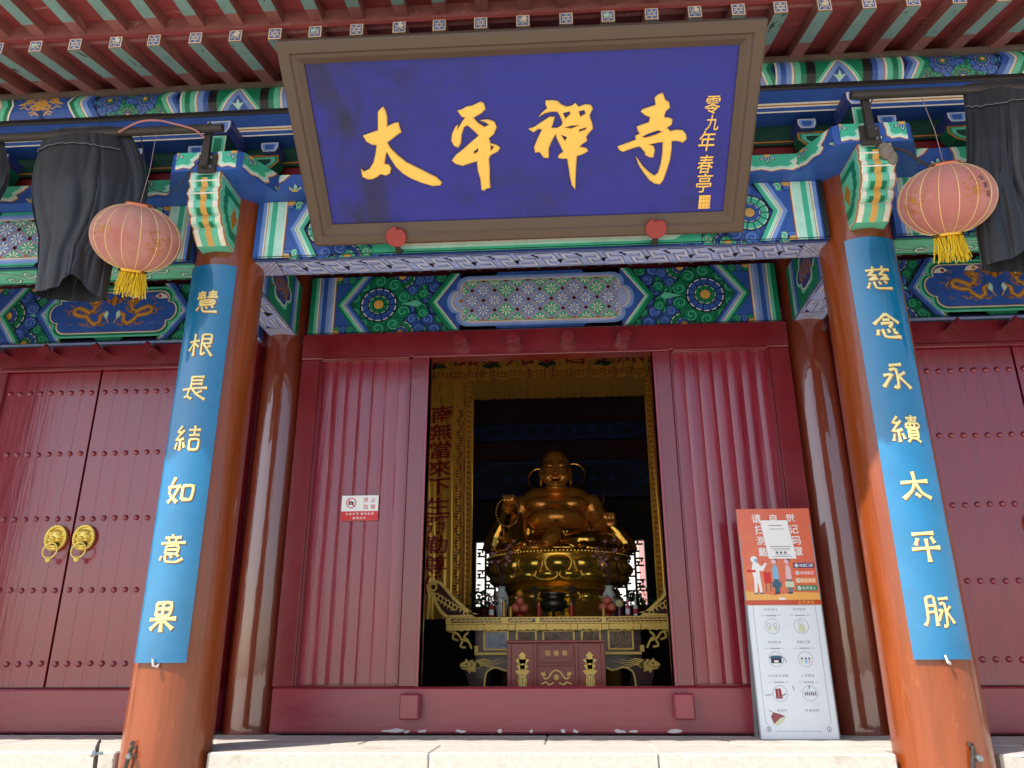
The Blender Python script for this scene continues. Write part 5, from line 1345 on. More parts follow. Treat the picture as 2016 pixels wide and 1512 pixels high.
# ---------------------------------------------------------------- signs
def sign_no_photo():
    x0, x1, z0, z1, y = -1.436, -1.172, 1.388, 1.566, YW + .022
    t = thing('prohibition_sign', (x0, y, z0), 'small white and red no-photography sign on the plank panel', 'sign')
    m = MB(); m.box(x0, x1, y - .004, y, z0, z1); m.build('panel', 'sign_white', t)
    PM = ['sign_red', 'sign_white', 'print_dark']
    d = Draw(plane((x0, y - .004, z0), (1, 0, 0), (0, 0, 1), (0, -1, 0)), PM)
    w, h = x1 - x0, z1 - z0
    d.rect(0, 0, w, h * .37, 'sign_red', 0)
    cx, cy = w * .26, h * .70
    d.ring(cx, cy, .034, .006, 'sign_red', 2, 24)
    d.rect(cx - .020, cy - .014, cx + .018, cy + .008, 'print_dark', 1); d.rect(cx - .008, cy + .008, cx + .006, cy + .014, 'print_dark', 1); d.disc(cx - .001, cy - .003, .008, 'sign_white', 2); d.disc(cx - .001, cy - .003, .004, 'print_dark', 3)
    d.ribbon([(cx - .024, cy + .024), (cx + .024, cy - .024)], .006, 'sign_red', 4)
    for ch, u, v in (('禁', .66, .82), ('止', .86, .82), ('拍', .66, .54), ('摄', .86, .54)): d.glyph(ch, w * u, h * v, .034, 'sign_red', 1, .004)
    for i, ch in enumerate('未经许可请勿拍照'): d.glyph(ch, w * (.16 + .095 * i + (.03 if i > 3 else 0)), h * .265, .018, 'sign_white', 1, .008)
    for i, ch in enumerate('谢谢合作'): d.glyph(ch, w * (.36 + .095 * i), h * .10, .018, 'sign_white', 1, .008)
    d.mb.build('print', PM, t)
sign_no_photo()
def notice_stand():
    x0, x1, y, h = 1.278, 1.732, .735, 1.378
    t = thing('notice_stand', (1.505, .78, 0), 'narrow folding notice stand with orange poster above white illustrated panel', 'stand')
    lean = .035
    fy = lambda z: y + lean * z / h
    m = MB(); m.add([(x, fy(z) + dy, z) for z in (.002, h) for (x, dy) in ((x0, 0), (x1, 0), (x1, .018), (x0, .018))], [(0, 1, 5, 4), (1, 2, 6, 5), (2, 3, 7, 6), (3, 0, 4, 7), (4, 5, 6, 7), (0, 3, 2, 1)]); m.build('front_board', 'poster_white', t)
    m = MB()
    for s, x in ((0, x0 + .01), (1, x1 - .03)): m.add([(x + dx, yy, zz) for (yy, zz) in ((.94, .002), (.955, .002), (fy(h) + .036, h - .01), (fy(h) + .022, h - .01)) for dx in (0, .02)], [(0, 2, 3, 1), (2, 4, 5, 3), (4, 6, 7, 5), (6, 0, 1, 7), (0, 6, 4, 2), (1, 3, 5, 7)])
    m.box(x0 + .03, x1 - .03, .935, .95, .05, .08); m.build('back_leg', 'stand_grey', t)
    m = MB()
    for xa, xb in ((x0 - .006, x0), (x1, x1 + .006)): m.add([(x, fy(z) + dy, z) for z in (0.0, h + .004) for (x, dy) in ((xa, -.004), (xb, -.004), (xb, .02), (xa, .02))], [(0, 1, 5, 4), (1, 2, 6, 5), (2, 3, 7, 6), (3, 0, 4, 7), (4, 5, 6, 7), (0, 3, 2, 1)])
    m.build('edge_trim', 'stand_grey', t)
    W = x1 - x0
    up = Vector((0, lean, h)).normalized(); nn = Vector((0, -h, lean)).normalized()
    base = plane((x0, y, 0), (1, 0, 0), up, nn)
    PM = ['poster_orange', 'poster_yellow', 'poster_rust', 'sign_white', 'paper', 'print_dark', 'print_grey', 'print_sky', 'print_green', 'print_pink', 'print_navy', 'print_coral', 'print_amber', 'print_teal', 'print_cream', 'print_maroon', 'sign_red', 'poster_white', 'door_red']
    # orange poster, slightly proud and wavy
    wav = lambda u, v, k: base(u, v, .004 + .002 * math.sin(u * 13 + v * 5) + k)
    d = Draw(wav, PM, vcuts=[.77 + .06 * i for i in range(11)], ucuts=[.09 * i for i in range(6)])
    d.rect(-.008, .772, W + .006, h + .004, 'poster_orange', 0)
    d.poly([(-.008, .80), (W + .006, .80), (W + .006, .845), (.30, .85), (.18, .83), (-.008, .86)], 'poster_yellow', 1); d.rect(-.008, .772, W + .006, .802, 'poster_rust', 2)
    for ch, u, v in (('请', .115, 1.318), ('自', .225, 1.318), ('觉', .335, 1.318), ('扫', .125, 1.246), ('记', .347, 1.246), ('测', .130, 1.174), ('码', .355, 1.174), ('戴', .135, 1.102), ('罩', .357, 1.102)): d.glyph(ch, u, v, .058, 'sign_white', 2, .012)
    for i, ch in enumerate('太平禅寺'): d.glyph(ch, .325 + .026 * i, .787, .022, 'poster_yellow', 4, .008)
    d.rect(.20, .803, .24, .816, 'sign_white', 5)
    # figures: suited attendant and two visitors with cases
    body = lambda pts, c, L: d.poly(pts, c, L)
    body([(.055, .845), (.06, .93), (.05, .99), (.06, 1.03), (.085, 1.04), (.115, 1.01), (.14, 1.035), (.15, 1.03), (.12, .98), (.098, .985), (.10, .93), (.105, .85), (.09, .85), (.08, .92), (.072, .85)], 'sign_white', 3); d.disc(.072, 1.055, .022, 'sign_white', 3); d.disc(.082, 1.05, .011, 'print_sky', 4); d.rect(.052, .838, .078, .848, 'print_grey', 4); d.rect(.086, .838, .112, .848, 'print_grey', 4)
    d.rect(.02, .975, .075, .990, 'sign_red', 4)
    d.rect(.122, .905, .165, .975, 'sign_red', 3); d.ribbon([(.130, .905), (.130, .855)], .004, 'print_dark', 3); d.ribbon([(.158, .905), (.158, .855)], .004, 'print_dark', 3)
    for u, c, bag in ((.197, 'print_sky', 'print_teal'), (.277, 'print_pink', 'print_cream')):
        body([(u - .018, .93), (u - .016, 1.0), (u, 1.025), (u + .016, 1.0), (u + .018, .93)], c, 3); d.disc(u - .004, 1.04, .015, 'print_pink', 3); d.disc(u + .004, 1.047, .014, 'print_teal' if u < .2 else 'print_dark', 2)
        d.rect(u - .014, .845, u + .016, .93, 'print_teal' if u < .2 else 'print_grey', 3); d.rect(u - .028, .88, u + .028, .915, bag, 4); d.rect(u - .018, .84, u + .012, .848, 'print_dark', 4)
    for k, (c, tx) in enumerate((('print_navy', '佩戴口罩'), ('print_coral', '保持距离'), ('print_amber', '配合测温'), ('print_green', '有序进入'))):
        v = 1.015 - .047 * k
        d.rect(.315, v - .016, .445, v + .016, c, 3); d.disc(.335, v, .012, 'sign_white', 4); d.ribbon([(.329, v), (.334, v - .005), (.342, v + .006)], .003, 'print_dark', 5)
        for i, ch in enumerate(tx): d.glyph(ch, .362 + .022 * i, v, .020, 'sign_white', 4, .008)
    d.mb.build('poster', PM, t)
    # sheet of paper taped over the poster
    d = Draw(lambda u, v, k: wav(u, v, k + .005), PM, vcuts=[1.06 + .05 * i for i in range(6)])
    sh = lambda u, v: (u - .12 * (v - 1.19), v)
    d.xf = sh
    d.rect(.150, 1.058, .325, 1.305, 'paper', 0)
    rr = random.Random(9)
    for v, a, b, hh in ((1.268, .20, .28, .006), (1.246, .20, .285, .004), (1.132, .175, .31, .005), (1.120, .18, .305, .003), (1.112, .19, .29, .003), (1.080, .20, .28, .003), (1.070, .18, .30, .004)):
        u = a
        while u < b: l = rr.uniform(.004, .012); d.rect(u, v, u + l, v + hh, 'print_grey', 1); u += l + .002
    for u in (.21, .235, .262): d.disc(u, 1.096, .009, 'print_grey', 1, 10)
    d.mb.build('taped_sheet', PM, t)
    # white panel below: eight small round pictures with captions
    d = Draw(lambda u, v, k: base(u, v, k), PM)
    d.ribbon([(.035, .77), (.035, .10), (.06, .06)], .002, 'print_grey', 0); d.ribbon([(W - .035, .77), (W - .035, .10), (W - .06, .06)], .002, 'print_grey', 0); d.ribbon([(.10, .045), (W - .10, .045)], .002, 'print_grey', 0)
    for u in (.05, W - .05): d.ring(u, .055, .013, .003, 'print_grey', 0); d.emit([(u - .006, .05), (u + .006, .05), (u, .062)], 'print_dark', 1)
    caps = ['扫码进口', '科学防疫', '保持距离', '佩戴口罩', '公共场所消毒', '人员管控', '勤通风', '防疫须知']
    for k in range(8):
        col = k % 2; row = k // 2; u = W * (.31 if col == 0 else .70); v = .745 - .0 - .195 * row
        for i, ch in enumerate(caps[k]): d.glyph(ch, u + (i - (len(caps[k]) - 1) / 2) * .021, v, .016, 'print_grey', 0, .0)
        if row < 3:
            cv = v - .10
            d.ring(u, cv, .044, .002, 'print_grey', 0, 28)
            d.rect(u - .06, v - .037, u - .038, v - .035, 'print_grey', 0); d.rect(u + .038, v - .037, u + .06, v - .035, 'print_grey', 0)
            for i in range(5): d.rect(u - .028 + i * .012, v - .040, u - .020 + i * .012, v - .033, 'print_grey', 0)
            if k == 0:
                for q in (-.02, .018): d.ring(u + q, cv + .006, .011, .002, 'print_grey', 1); d.rect(u + q - .010, cv - .024, u + q + .010, cv - .004, 'print_cream', 1)
            elif k == 1:
                d.poly([(u - .02, cv - .035), (u - .022, cv - .005), (u - .008, cv + .008), (u + .02, cv + .006), (u + .02, cv - .035)], 'print_cream', 1); d.ring(u - .004, cv + .022, .012, .002, 'print_grey', 1)
            elif k == 2:
                d.poly([(u - .045, cv + .008), (u - .025, cv + .022), (u + .025, cv + .022), (u + .045, cv + .008), (u + .03, cv + .006), (u - .03, cv + .006)], 'print_teal', 1); d.rect(u - .032, cv - .022, u + .032, cv + .006, 'print_dark', 1); d.rect(u - .014, cv - .018, u + .012, cv - .006, 'sign_white', 2)
            elif k == 3:
                for q, c in ((-.022, 'print_cream'), (.002, 'print_sky'), (.022, 'print_pink')): d.disc(u + q, cv + .004, .006, 'print_dark', 1, 8); d.rect(u + q - .006, cv - .024, u + q + .006, cv - .004, c, 1)
            elif k == 4:
                d.poly([(u - .026, cv - .03), (u - .028, cv + .026), (u + .006, cv + .028), (u + .012, cv - .03)], 'print_maroon', 1); d.ribbon([(u - .010, cv - .028), (u - .010, cv + .026)], .002, 'sign_white', 2); d.ribbon([(u, cv - .022), (u + .034, cv)], .006, 'print_grey', 3)
            else:
                for q in range(6): d.rect(u - .03 + .012 * q, cv - .012, u - .024 + .012 * q, cv + .006 + .004 * (q % 2), ('print_dark', 'print_maroon')[q % 2], 1)
                d.ribbon([(u, cv + .026), (u, cv + .044)], .005, 'print_dark', 1)
    # torn hole near the lower left corner
    d.poly([(.07, .125), (.085, .150), (.115, .142), (.155, .128), (.125, .118), (.105, .102), (.085, .085)], 'door_red', 4)
    d.poly([(.085, .085), (.105, .102), (.125, .118), (.158, .126), (.135, .095), (.10, .075)], 'print_cream', 5)
    for a in ([(.05, .245), (.09, .247)], [(.19, .46), (.2, .43)], [(.06, .16), (.08, .15)], [(.22, .30), (.225, .27)]): d.ribbon(a, .003, 'print_dark', 4)
    d.mb.build('print', PM, t)
notice_stand()

# ---------------------------------------------------------------- iron clamps at the column feet
def clamp(x, y, ang, label):
    t = thing('iron_clamp', (x, y, -.16), label, 'clamp', 'iron clamps at column feet')
    e = Vector((math.cos(ang), math.sin(ang), 0)); nn = Vector((math.sin(ang), -math.cos(ang), 0)); o = Vector((x, y, 0))
    V = lambda a, b, c: o + e * a + nn * b + Vector((0, 0, c))
    m = MB()
    for (a0, a1) in ((-.016, .0), ):
        m.tube([V(.012, .012, .055), V(.006, .016, .03), V(-.006, .016, -.02), V(-.022, .014, -.09), V(-.03, .012, -.17)], [.007, .011, .012, .012, .013], 6, flat=.6)
    m.tube([V(.016, .008, .058), V(.004, .012, .066), V(-.008, .008, .05)], .006, 6)
    m.build('strap', 'iron', t)
    m = MB(); m.lathe([(0.0, .030), (.014, .030), (.017, .024), (.017, .006), (.009, .004), (.009, -.03)], (0, 0, 0), 6)
    Mx = Matrix((( e.x, 0, nn.x), (e.y, 0, nn.y), (0, 1, 0)))
    m.v = [tuple(V(.02, .012, .0) + Mx @ Vector(v)) for v in m.v]; m.build('bolt', 'steel', t)
clamp(-2.075, -.222, R(-19), 'bolted iron clamp on the front foot of the left column')
clamp(-2.30, -.12, R(-65), 'bolted iron clamp on the outer side of the left column foot')
clamp(2.035, -.226, R(9), 'bolted iron clamp on the front foot of the right column')
clamp(2.315, -.16, R(60), 'taped iron clamp on the outer side of the right column foot')

# ---------------------------------------------------------------- curtains in the doorway
def sat_map(x0, y, z1, amp, fr, ph):
    def f(u, v, h):
        a = amp * (math.sin(u * fr + 1.4 * math.sin(u * 9 + ph) + ph) + .45 * math.sin(u * fr * 1.73 + ph * 2 + 1.2 * math.sin(v * 1.7 + ph))) * (.5 + .5 * min(1, v * 2))
        return Vector((x0 + u, y + a - h, z1 - v))
    return f
CM = ['satin_gold', 'satin_red', 'satin_green', 'satin_pink', 'O', 'altar_gold']
YC = 3.43
val = thing('altar_valance', (0, YC, 3.3), 'gold satin valance with red lotus flowers and long fringe hung above the altar', 'valance')
VX0, VW, VH = -1.42, 2.75, .42
fm = sat_map(VX0, YC, 3.735, .034, 40, .4)
m = MB(); m.grid(lambda u, v: fm(u * VW, v * (VH + .012 * math.sin(u * 9)), 0), 260, 12); m.build('cloth', 'satin_gold', val, smooth=True, angle=80)
d = Draw(fm, CM, ucuts=[VW * i / 260 for i in range(1, 260)], vcuts=[VH * i / 14 for i in range(1, 14)]); d.STEP = .0016
for k, u in enumerate((.24, .83, 1.43, 2.03, 2.6)):
    for s in range(5):
        a = R(-70 + 35 * s); d.emit([(u, .255), (u + .065 * math.sin(a) - .024, .255 - .06 * math.cos(a)), (u + .095 * math.sin(a), .255 - .11 * math.cos(a)), (u + .065 * math.sin(a) + .024, .255 - .06 * math.cos(a))], 'satin_pink' if s % 2 else 'satin_red', 1 + s % 2)
    for s in (-1, 1):
        d.poly([(u, .255), (u + s * .05, .24), (u + s * .11, .27), (u + s * .08, .285), (u + s * .03, .295)], 'satin_green', 3)
    d.rect(u - .016, .26, u + .016, .305, 'satin_green', 3)
for ch, u in (('佛', .53), ('光', 1.13), ('普', 1.73), ('照', 2.32)):
    for tpy in glyph(ch, .012): d.emit([(u + q[0] * .30, .15 - q[1] * .24) for q in tpy], 'satin_red', 2)
for v in (.335, .385): d.rect(0, v, VW, v + .007, 'satin_red', 1)
for i in range(60):
    u = .015 + i * VW / 60; d.emit([(u, .362), (u + .012, .350), (u + .024, .362), (u + .012, .374)], 'satin_red', 1)
d.mb.build('embroidery', CM, val)
m = MB(); rr = random.Random(2)
for i in range(210):
    x = -.80 + i * 1.88 / 210; l = .215 + rr.uniform(-.010, .008)
    m.tube([(x, YC + .045 + rr.uniform(-.004, .004), 3.345), (x + rr.uniform(-.003, .003), YC + .045 + rr.uniform(-.006, .006), 3.315 - l)], [.0050, .0038], 4)
o = m.build('fringe', 'fringe_gold', val); o['kind'] = 'stuff'
m = MB(); m.tube([(-1.5, YC, 3.745), (1.42, YC, 3.745)], .018, 8); m.build('rod', 'brass', val)
for x in (-1.45, 1.37):
    m = MB(); m.tube([(x, YC, 3.745), (x, YC, 4.66)], .008, 6); m.build('rod_hanger', 'iron', val)
def side_curtain(x0, w, z1, z0, label, chars):
    t = thing('side_curtain', (x0, YC, z0), label, 'curtain', 'gold curtains beside the altar')
    f = sat_map(x0, YC + .05, z1, .022, 30, 1.1); H = z1 - z0
    m = MB(); m.grid(lambda u, v: f(u * w, v * H, 0), max(30, int(w * 130)), 40); m.build('cloth', 'satin_gold', t, smooth=True, angle=80)
    d = Draw(f, CM, ucuts=[w * i / 80 for i in range(1, 80)], vcuts=[H * i / 80 for i in range(1, 80)]); d.STEP = .0022
    if chars:
        for i, ch in enumerate('南無當來下生彌勒尊佛'):
            for tpy in glyph(ch, .016): d.emit([(w - .335 + q[0] * .25 - .004 * i, z1 - (2.95 - .197 * i) - q[1] * .185) for q in tpy], 'satin_red', 2)
        for k in range(70):
            v = .35 + k * (H - .4) / 70; u = w - .150 + .016 * math.sin(k * 1.3)
            d.ribbon([(u - .022, v), (u, v + .014), (u + .020, v - .008)], .009, 'satin_green' if k % 3 else 'satin_red', 1)
            d.disc(u, v + .006, .010, 'satin_red' if k % 2 else 'satin_green', 2, 6)
    e = (w - .085) if chars else .075
    d.ribbon([(e, 0), (e, H)], .006, 'satin_red', 1)
    for k in range(90):
        v = k * H / 90; u = (e + .040) if chars else .036
        d.ribbon([(u - .020, v), (u, v + .012 * (1 if k % 2 else -1)), (u + .020, v + .008)], .008, 'satin_red' if k % 2 else 'O', 1)
    d.mb.build('embroidery', CM, t)
side_curtain(-1.40, .615, 3.34, .85, 'gold side curtain with a column of red characters left of the altar', True)
side_curtain(1.030, .30, 3.36, .85, 'gold side curtain edge with red border right of the altar', False)

# ---------------------------------------------------------------- statue
SX, SY = .07, 4.0
bud = thing('buddha_statue', (SX, SY, 0), 'laughing gilded statue with bare belly seated on a lotus throne', 'statue')
def P_(x, y, z): return (SX + x, SY + y, z)
b = MB()
b.ell(P_(0, -.03, 2.505), (.150, .158, .148), 24, 16); b.ell(P_(0, -.06, 2.405), (.152, .158, .175), 24, 16)
for s in (-1, 1):
    b.ell(P_(s * .078, -.140, 2.325), (.074, .070, .066), 16, 10)
    b.ell(P_(s * .160, .0, 2.405), (.020, .036, .070), 12, 10); b.ell(P_(s * .162, -.01, 2.310), (.019, .026, .055), 12, 8)
    b.ell(P_(s * .066, -.190, 2.445), (.044, .026, .018), 12, 8)
b.ell(P_(0, -.125, 2.258), (.105, .090, .062), 20, 12); b.ell(P_(0, -.10, 2.205), (.140, .112, .045), 20, 12)
b.ell(P_(0, -.215, 2.352), (.032, .036, .026), 12, 8); b.ell(P_(0, -.205, 2.395), (.015, .028, .045), 10, 8)
for s in (-1, 1): b.ell(P_(s * .027, -.205, 2.346), (.018, .022, .016), 10, 8)
b.ell(P_(0, -.200, 2.252), (.048, .028, .014), 14, 8)
b.ell(P_(0, 0.02, 2.16), (.185, .15, .09), 20, 12)
for s in (-1, 1): b.ell(P_(s * .17, .05, 2.12), (.20, .14, .135), 20, 12)
b.ell(P_(0, .03, 1.99), (.38, .23, .19), 28, 16)
for s in (-1, 1): b.ell(P_(s * .17, -.115, 2.035), (.17, .115, .085), 20, 12)
b.ell(P_(0, -.10, 1.865), (.340, .33, .160), 28, 18); b.ell(P_(0, -.06, 1.80), (.355, .29, .135), 28, 18)
for s in (-1, 1):
    b.ell(P_(s * .372, .03, 2.03), (.135, .14, .140), 18, 12)
    b.tube([P_(s * .37, .03, 2.02), P_(s * .44, -.01, 1.90), P_(s * .49, -.08, 1.77)], [.120, .108, .092], 14)
b.tube([P_(-.49, -.08, 1.77), P_(-.53, -.24, 1.90), P_(-.50, -.37, 1.99)], [.092, .078, .060], 14)
b.tube([P_(.51, -.08, 1.75), P_(.57, -.22, 1.80), P_(.545, -.37, 1.815)], [.092, .078, .060], 14)
def fist(c, tilt):
    b.ell(c, (.056, .048, .050), 14, 10)
    for k in range(4):
        x = c[0] - .050 + .033 * k
        b.tube([(x, c[1] - .02, c[2] + .044 - .004 * abs(k - 1.5)), (x, c[1] - .060, c[2] + .030), (x, c[1] - .066, c[2] - .020), (x, c[1] - .030, c[2] - .048)], [.0150, .0165, .0155, .012], 8)
    b.tube([(c[0] + .055 * tilt, c[1] - .01, c[2] + .02), (c[0] + .052 * tilt, c[1] - .045, c[2] + .010), (c[0] + .024 * tilt, c[1] - .076, c[2] + .004)], [.02, .019, .014], 8)
fist(P_(-.485, -.41, 2.035), 1); fist(P_(.530, -.41, 1.835), -1)
# shin and bare foot in front
b.tube([P_(-.02, -.42, 1.70), P_(-.06, -.52, 1.62), P_(-.12, -.56, 1.54)], [.085, .080, .065], 12)
b.ell(P_(-.22, -.58, 1.515), (.13, .085, .040), 14, 10)
for k in range(5): b.ell(P_(-.345 + .012 * k, -.61 + .028 * k, 1.520), (.026, .015, .017), 8, 6)
remeshed('body', b, 'statue_skin', bud, .0080, 5)
# brows, eyes, mouth and navel as dark lacquered lines
m = MB()
for s in (-1, 1):
    m.tube([P_(s * (.026 + .10 * t), -.222 + .085 * t * t, 2.462 + .030 * math.sin(PI * t * .9)) for t in (0, .2, .4, .6, .8, 1)], .0050, 6)
    m.tube([P_(s * (.030 + .078 * t), -.222 + .055 * t * t, 2.415 + .013 * math.sin(PI * t)) for t in (0, .25, .5, .75, 1)], .0050, 6)
m.tube([P_(.055 * t, -.232 + .03 * t * t, 2.278 + .020 * t * t) for t in (-1, -.6, -.2, .2, .6, 1)], [.004, .010, .013, .013, .010, .004], 8)
m.ell(P_(0, -.415, 1.815), (.024, .014, .011), 12, 8)
m.build('painted_features', 'altar_wood', bud, smooth=True)
# robe
b = MB()
b.ell(P_(0, .10, 1.88), (.40, .17, .26), 24, 14)
for s in (-1, 1):
    b.tube([P_(s * .36, .13, 2.10), P_(s * .49, .10, 1.98), P_(s * .55, .03, 1.80), P_(s * .62, -.04, 1.62)], [.07, .10, .13, .15], 16)
    for k in range(5):
        b.tube([P_(s * (.42 + .025 * k), .03 - .02 * k, 2.05 - .05 * k), P_(s * (.55 + .015 * k), -.06 - .05 * k, 1.88 - .05 * k), P_(s * (.66 + .012 * k), -.14 - .05 * k, 1.70 - .04 * k), P_(s * (.73 - .02 * k), -.20 - .07 * k, 1.52)], .019, 8)
# sleeves hanging below the hands
b.tube([P_(-.50, -.34, 1.97), P_(-.56, -.30, 1.84), P_(-.64, -.26, 1.68), P_(-.68, -.28, 1.52)], [.045, .075, .10, .10], 12)
b.tube([P_(.54, -.30, 1.79), P_(.63, -.28, 1.70), P_(.70, -.26, 1.60), P_(.74, -.28, 1.50)], [.055, .085, .10, .09], 12)
# lap, thighs and hem
b.ell(P_(0, -.05, 1.53), (.70, .48, .11), 32, 12)
b.ell(P_(.30, -.30, 1.605), (.33, .27, .125), 24, 14)
b.tube([P_(-.16, -.12, 1.64), P_(-.36, -.26, 1.74), P_(-.44, -.36, 1.80), P_(-.42, -.46, 1.66), P_(-.36, -.52, 1.52)], [.14, .15, .13, .12, .10], 14)
b.tube([P_(.34 * math.cos(R(a)), -.10 + .33 * math.sin(R(a)), 1.735 - .02 * math.sin(R(-a))) for a in range(-175, 0, 12)], .026, 10)
for k in range(6):
    b.tube([P_(.04 + .03 * k, -.40 - .03 * k, 1.690 - .026 * k), P_(.20 + .03 * k, -.535 - .012 * k, 1.615 - .022 * k), P_(.40 + .02 * k, -.53 - .008 * k, 1.600 - .020 * k), P_(.60 + .008 * k, -.38, 1.62 - .022 * k)], .0135, 8)
for k in range(5):
    b.tube([P_(-.54 - .015 * k, -.20 - .05 * k, 1.74 - .04 * k), P_(-.47, -.44 - .02 * k, 1.70 - .035 * k), P_(-.36 + .02 * k, -.53 - .015 * k, 1.58 - .012 * k)], .0135, 8)
b.tube([P_(-.70 + 1.4 * t, -.62 + .34 * (2 * t - 1) ** 2 + .03 * math.sin(t * 26), 1.492) for t in [i / 24 for i in range(25)]], .020, 8)
b.ell(P_(.02, -.43, 1.735), (.05, .03, .028), 12, 8); b.tube([P_(.02, -.45, 1.73), P_(.0, -.50, 1.66), P_(-.01, -.54, 1.58)], .016, 8); b.tube([P_(.03, -.45, 1.73), P_(.05, -.51, 1.66), P_(.05, -.55, 1.58)], .016, 8)
remeshed('robe', b, 'statue_gold', bud, .0105, 2)
for s, r, zc, xc in ((-1, .115, 2.36, -.19), (1, .125, 2.40, .20)):
    m = MB(); m.tube([P_(xc + r * math.cos(2 * PI * i / 28), .10, zc + r * 1.05 * math.sin(2 * PI * i / 28)) for i in range(29)], .009, 8); m.build('ribbon_loop', 'statue_gold', bud, smooth=True)
m = MB(); m.tube([P_(.50, .05, 2.05), P_(.515, .05, 2.16), P_(.52, .06, 2.22)], [.014, .010, .006], 6); m.build('sash_tip', 'statue_gold', bud, smooth=True)
m = MB()
for i in range(30):
    a = 2 * PI * i / 30; m.ell(P_(-.500 + .115 * math.cos(a), -.495 + .03 * math.sin(a), 1.895 + .15 * math.sin(a)), .0125, 8, 6)
for i in range(6): m.ell(P_(-.45 + .008 * i, -.52, 1.74 - .026 * i), .0125, 8, 6)
for i in range(9): m.ell(P_(-.20 + .018 * i, -.640 + .004 * i, 1.545 + .014 * i), .0125, 8, 6)
o = m.build('prayer_beads', 'bead_gold', bud, smooth=True); o['kind'] = 'stuff'
# lotus throne
thr = MB(); thr.lathe([(.0, 1.490), (.70, 1.490), (.735, 1.480), (.745, 1.462), (.72, 1.448), (.70, 1.34), (.66, 1.24), (.60, 1.185), (.56, 1.165), (.62, 1.145), (.63, 1.12), (.60, 1.105), (.54, 1.095), (.52, 1.06), (.62, 1.03), (.64, 1.0), (.58, .97), (.62, .90), (.66, .86), (.66, .0)], (SX + .01, SY, 0), 64)
thr = thr.build('lotus_throne', 'lotus_gold', bud, smooth=True, angle=40)
m = MB()
for i in range(130):
    a = 2 * PI * i / 130; m.ell((SX + .01 + .748 * math.cos(a), SY + .748 * math.sin(a), 1.470), .013, 6, 5)
o = m.build('pearl_rim', 'lotus_gold', thr, smooth=True); o['kind'] = 'stuff'
def petal_mesh(w, h, bul, up=1):
    m = MB()
    def f(u, v):
        x = (u * 2 - 1); pw = (1 - .25 * (1 - v / .55) ** 2) if v < .55 else math.sqrt(max(.0, 1 - ((v - .55) / .46) ** 2))
        xx = x * w / 2 * max(.02, pw); o = bul * (1 - x * x) ** .7 * math.sin(PI * min(1, v * .85 + .12)) + .012
        return (o, xx, up * v * h)
    m.grid(f, 16, 14)
    e = [f(0, k / 14) for k in range(15)] + [f(1, 1 - k / 14) for k in range(15)]
    m.tube([Vector(p) + Vector((.006, 0, 0)) for p in e], .008, 6)
    return m.mesh('petal', 'lotus_gold', smooth=True, angle=70)
pm1, pm2, pm3 = petal_mesh(.262, .160, .075), petal_mesh(.225, .100, .060, -1), petal_mesh(.20, .085, .05, -1)
for i in range(16):
    a = 2 * PI * i / 16 - PI / 2; inst('petal', pm1, thr, (SX + .01 + .690 * math.cos(a), SY + .690 * math.sin(a), 1.282), (0, 0, a))
for i in range(18):
    a = 2 * PI * (i + .5) / 18 - PI / 2; inst('petal', pm2, thr, (SX + .01 + .665 * math.cos(a), SY + .665 * math.sin(a), 1.300), (0, 0, a))
for i in range(18):
    a = 2 * PI * (i + .5) / 18 - PI / 2; inst('petal', pm3, thr, (SX + .01 + .600 * math.cos(a), SY + .600 * math.sin(a), 1.090), (0, 0, a))

# ---------------------------------------------------------------- altar table
TX = .07
alt = thing('altar_table', (TX, 3.05, 0), 'long carved altar table with gilded frieze and upturned scroll ends', 'altar')
GA = ['altar_gold', 'altar_wood', 'relief_stone', 'relief_pale']
m = MB(); m.box(TX - .98, TX + .98, 2.80, 3.36, .795, .828, 0, .004); m.build('top_board', 'altar_wood', alt)
m = MB(); m.box(TX - 1.0, TX + 1.0, 2.775, 2.80, .765, .826, 0, .004); fr = m.build('frieze', 'altar_gold', alt)
d = Draw(plane((TX - 1, 2.775, .765), (1, 0, 0), (0, 0, 1), (0, -1, 0)), GA); d.STEP = .0015
for (a, b_) in ((.05, .50), (.56, .80), (.84, 1.38), (1.42, 1.95)):
    d.rect(a, .014, b_, .048, 'altar_wood', 1); u = a + .01
    while u < b_ - .03:
        d.ribbon([(u, .020), (u + .014, .032), (u + .03, .030), (u + .042, .044)], .010, 'altar_gold', 2); u += .040
d.mb.build('carving', GA, fr)
m = MB(); n = 64; pts = [(TX - .98, .764)]
m2 = [(TX - .98 + 1.96 * i / n, .712 + .010 * (i % 2) - .006 * abs(math.sin(i * PI / 8))) for i in range(n + 1)]
m.prism([(TX - .98, .764)] + m2 + [(TX + .98, .764)], 'y', 2.785, 2.80); m.build('apron', 'altar_gold', alt)
for k in range(8):
    x = TX - .96 + k * 1.92 / 7; m = MB(); m.box(x - .035, x + .035, 2.768, 2.784, .708, .766, 0, .006); m.build('apron_block', 'altar_gold', alt)
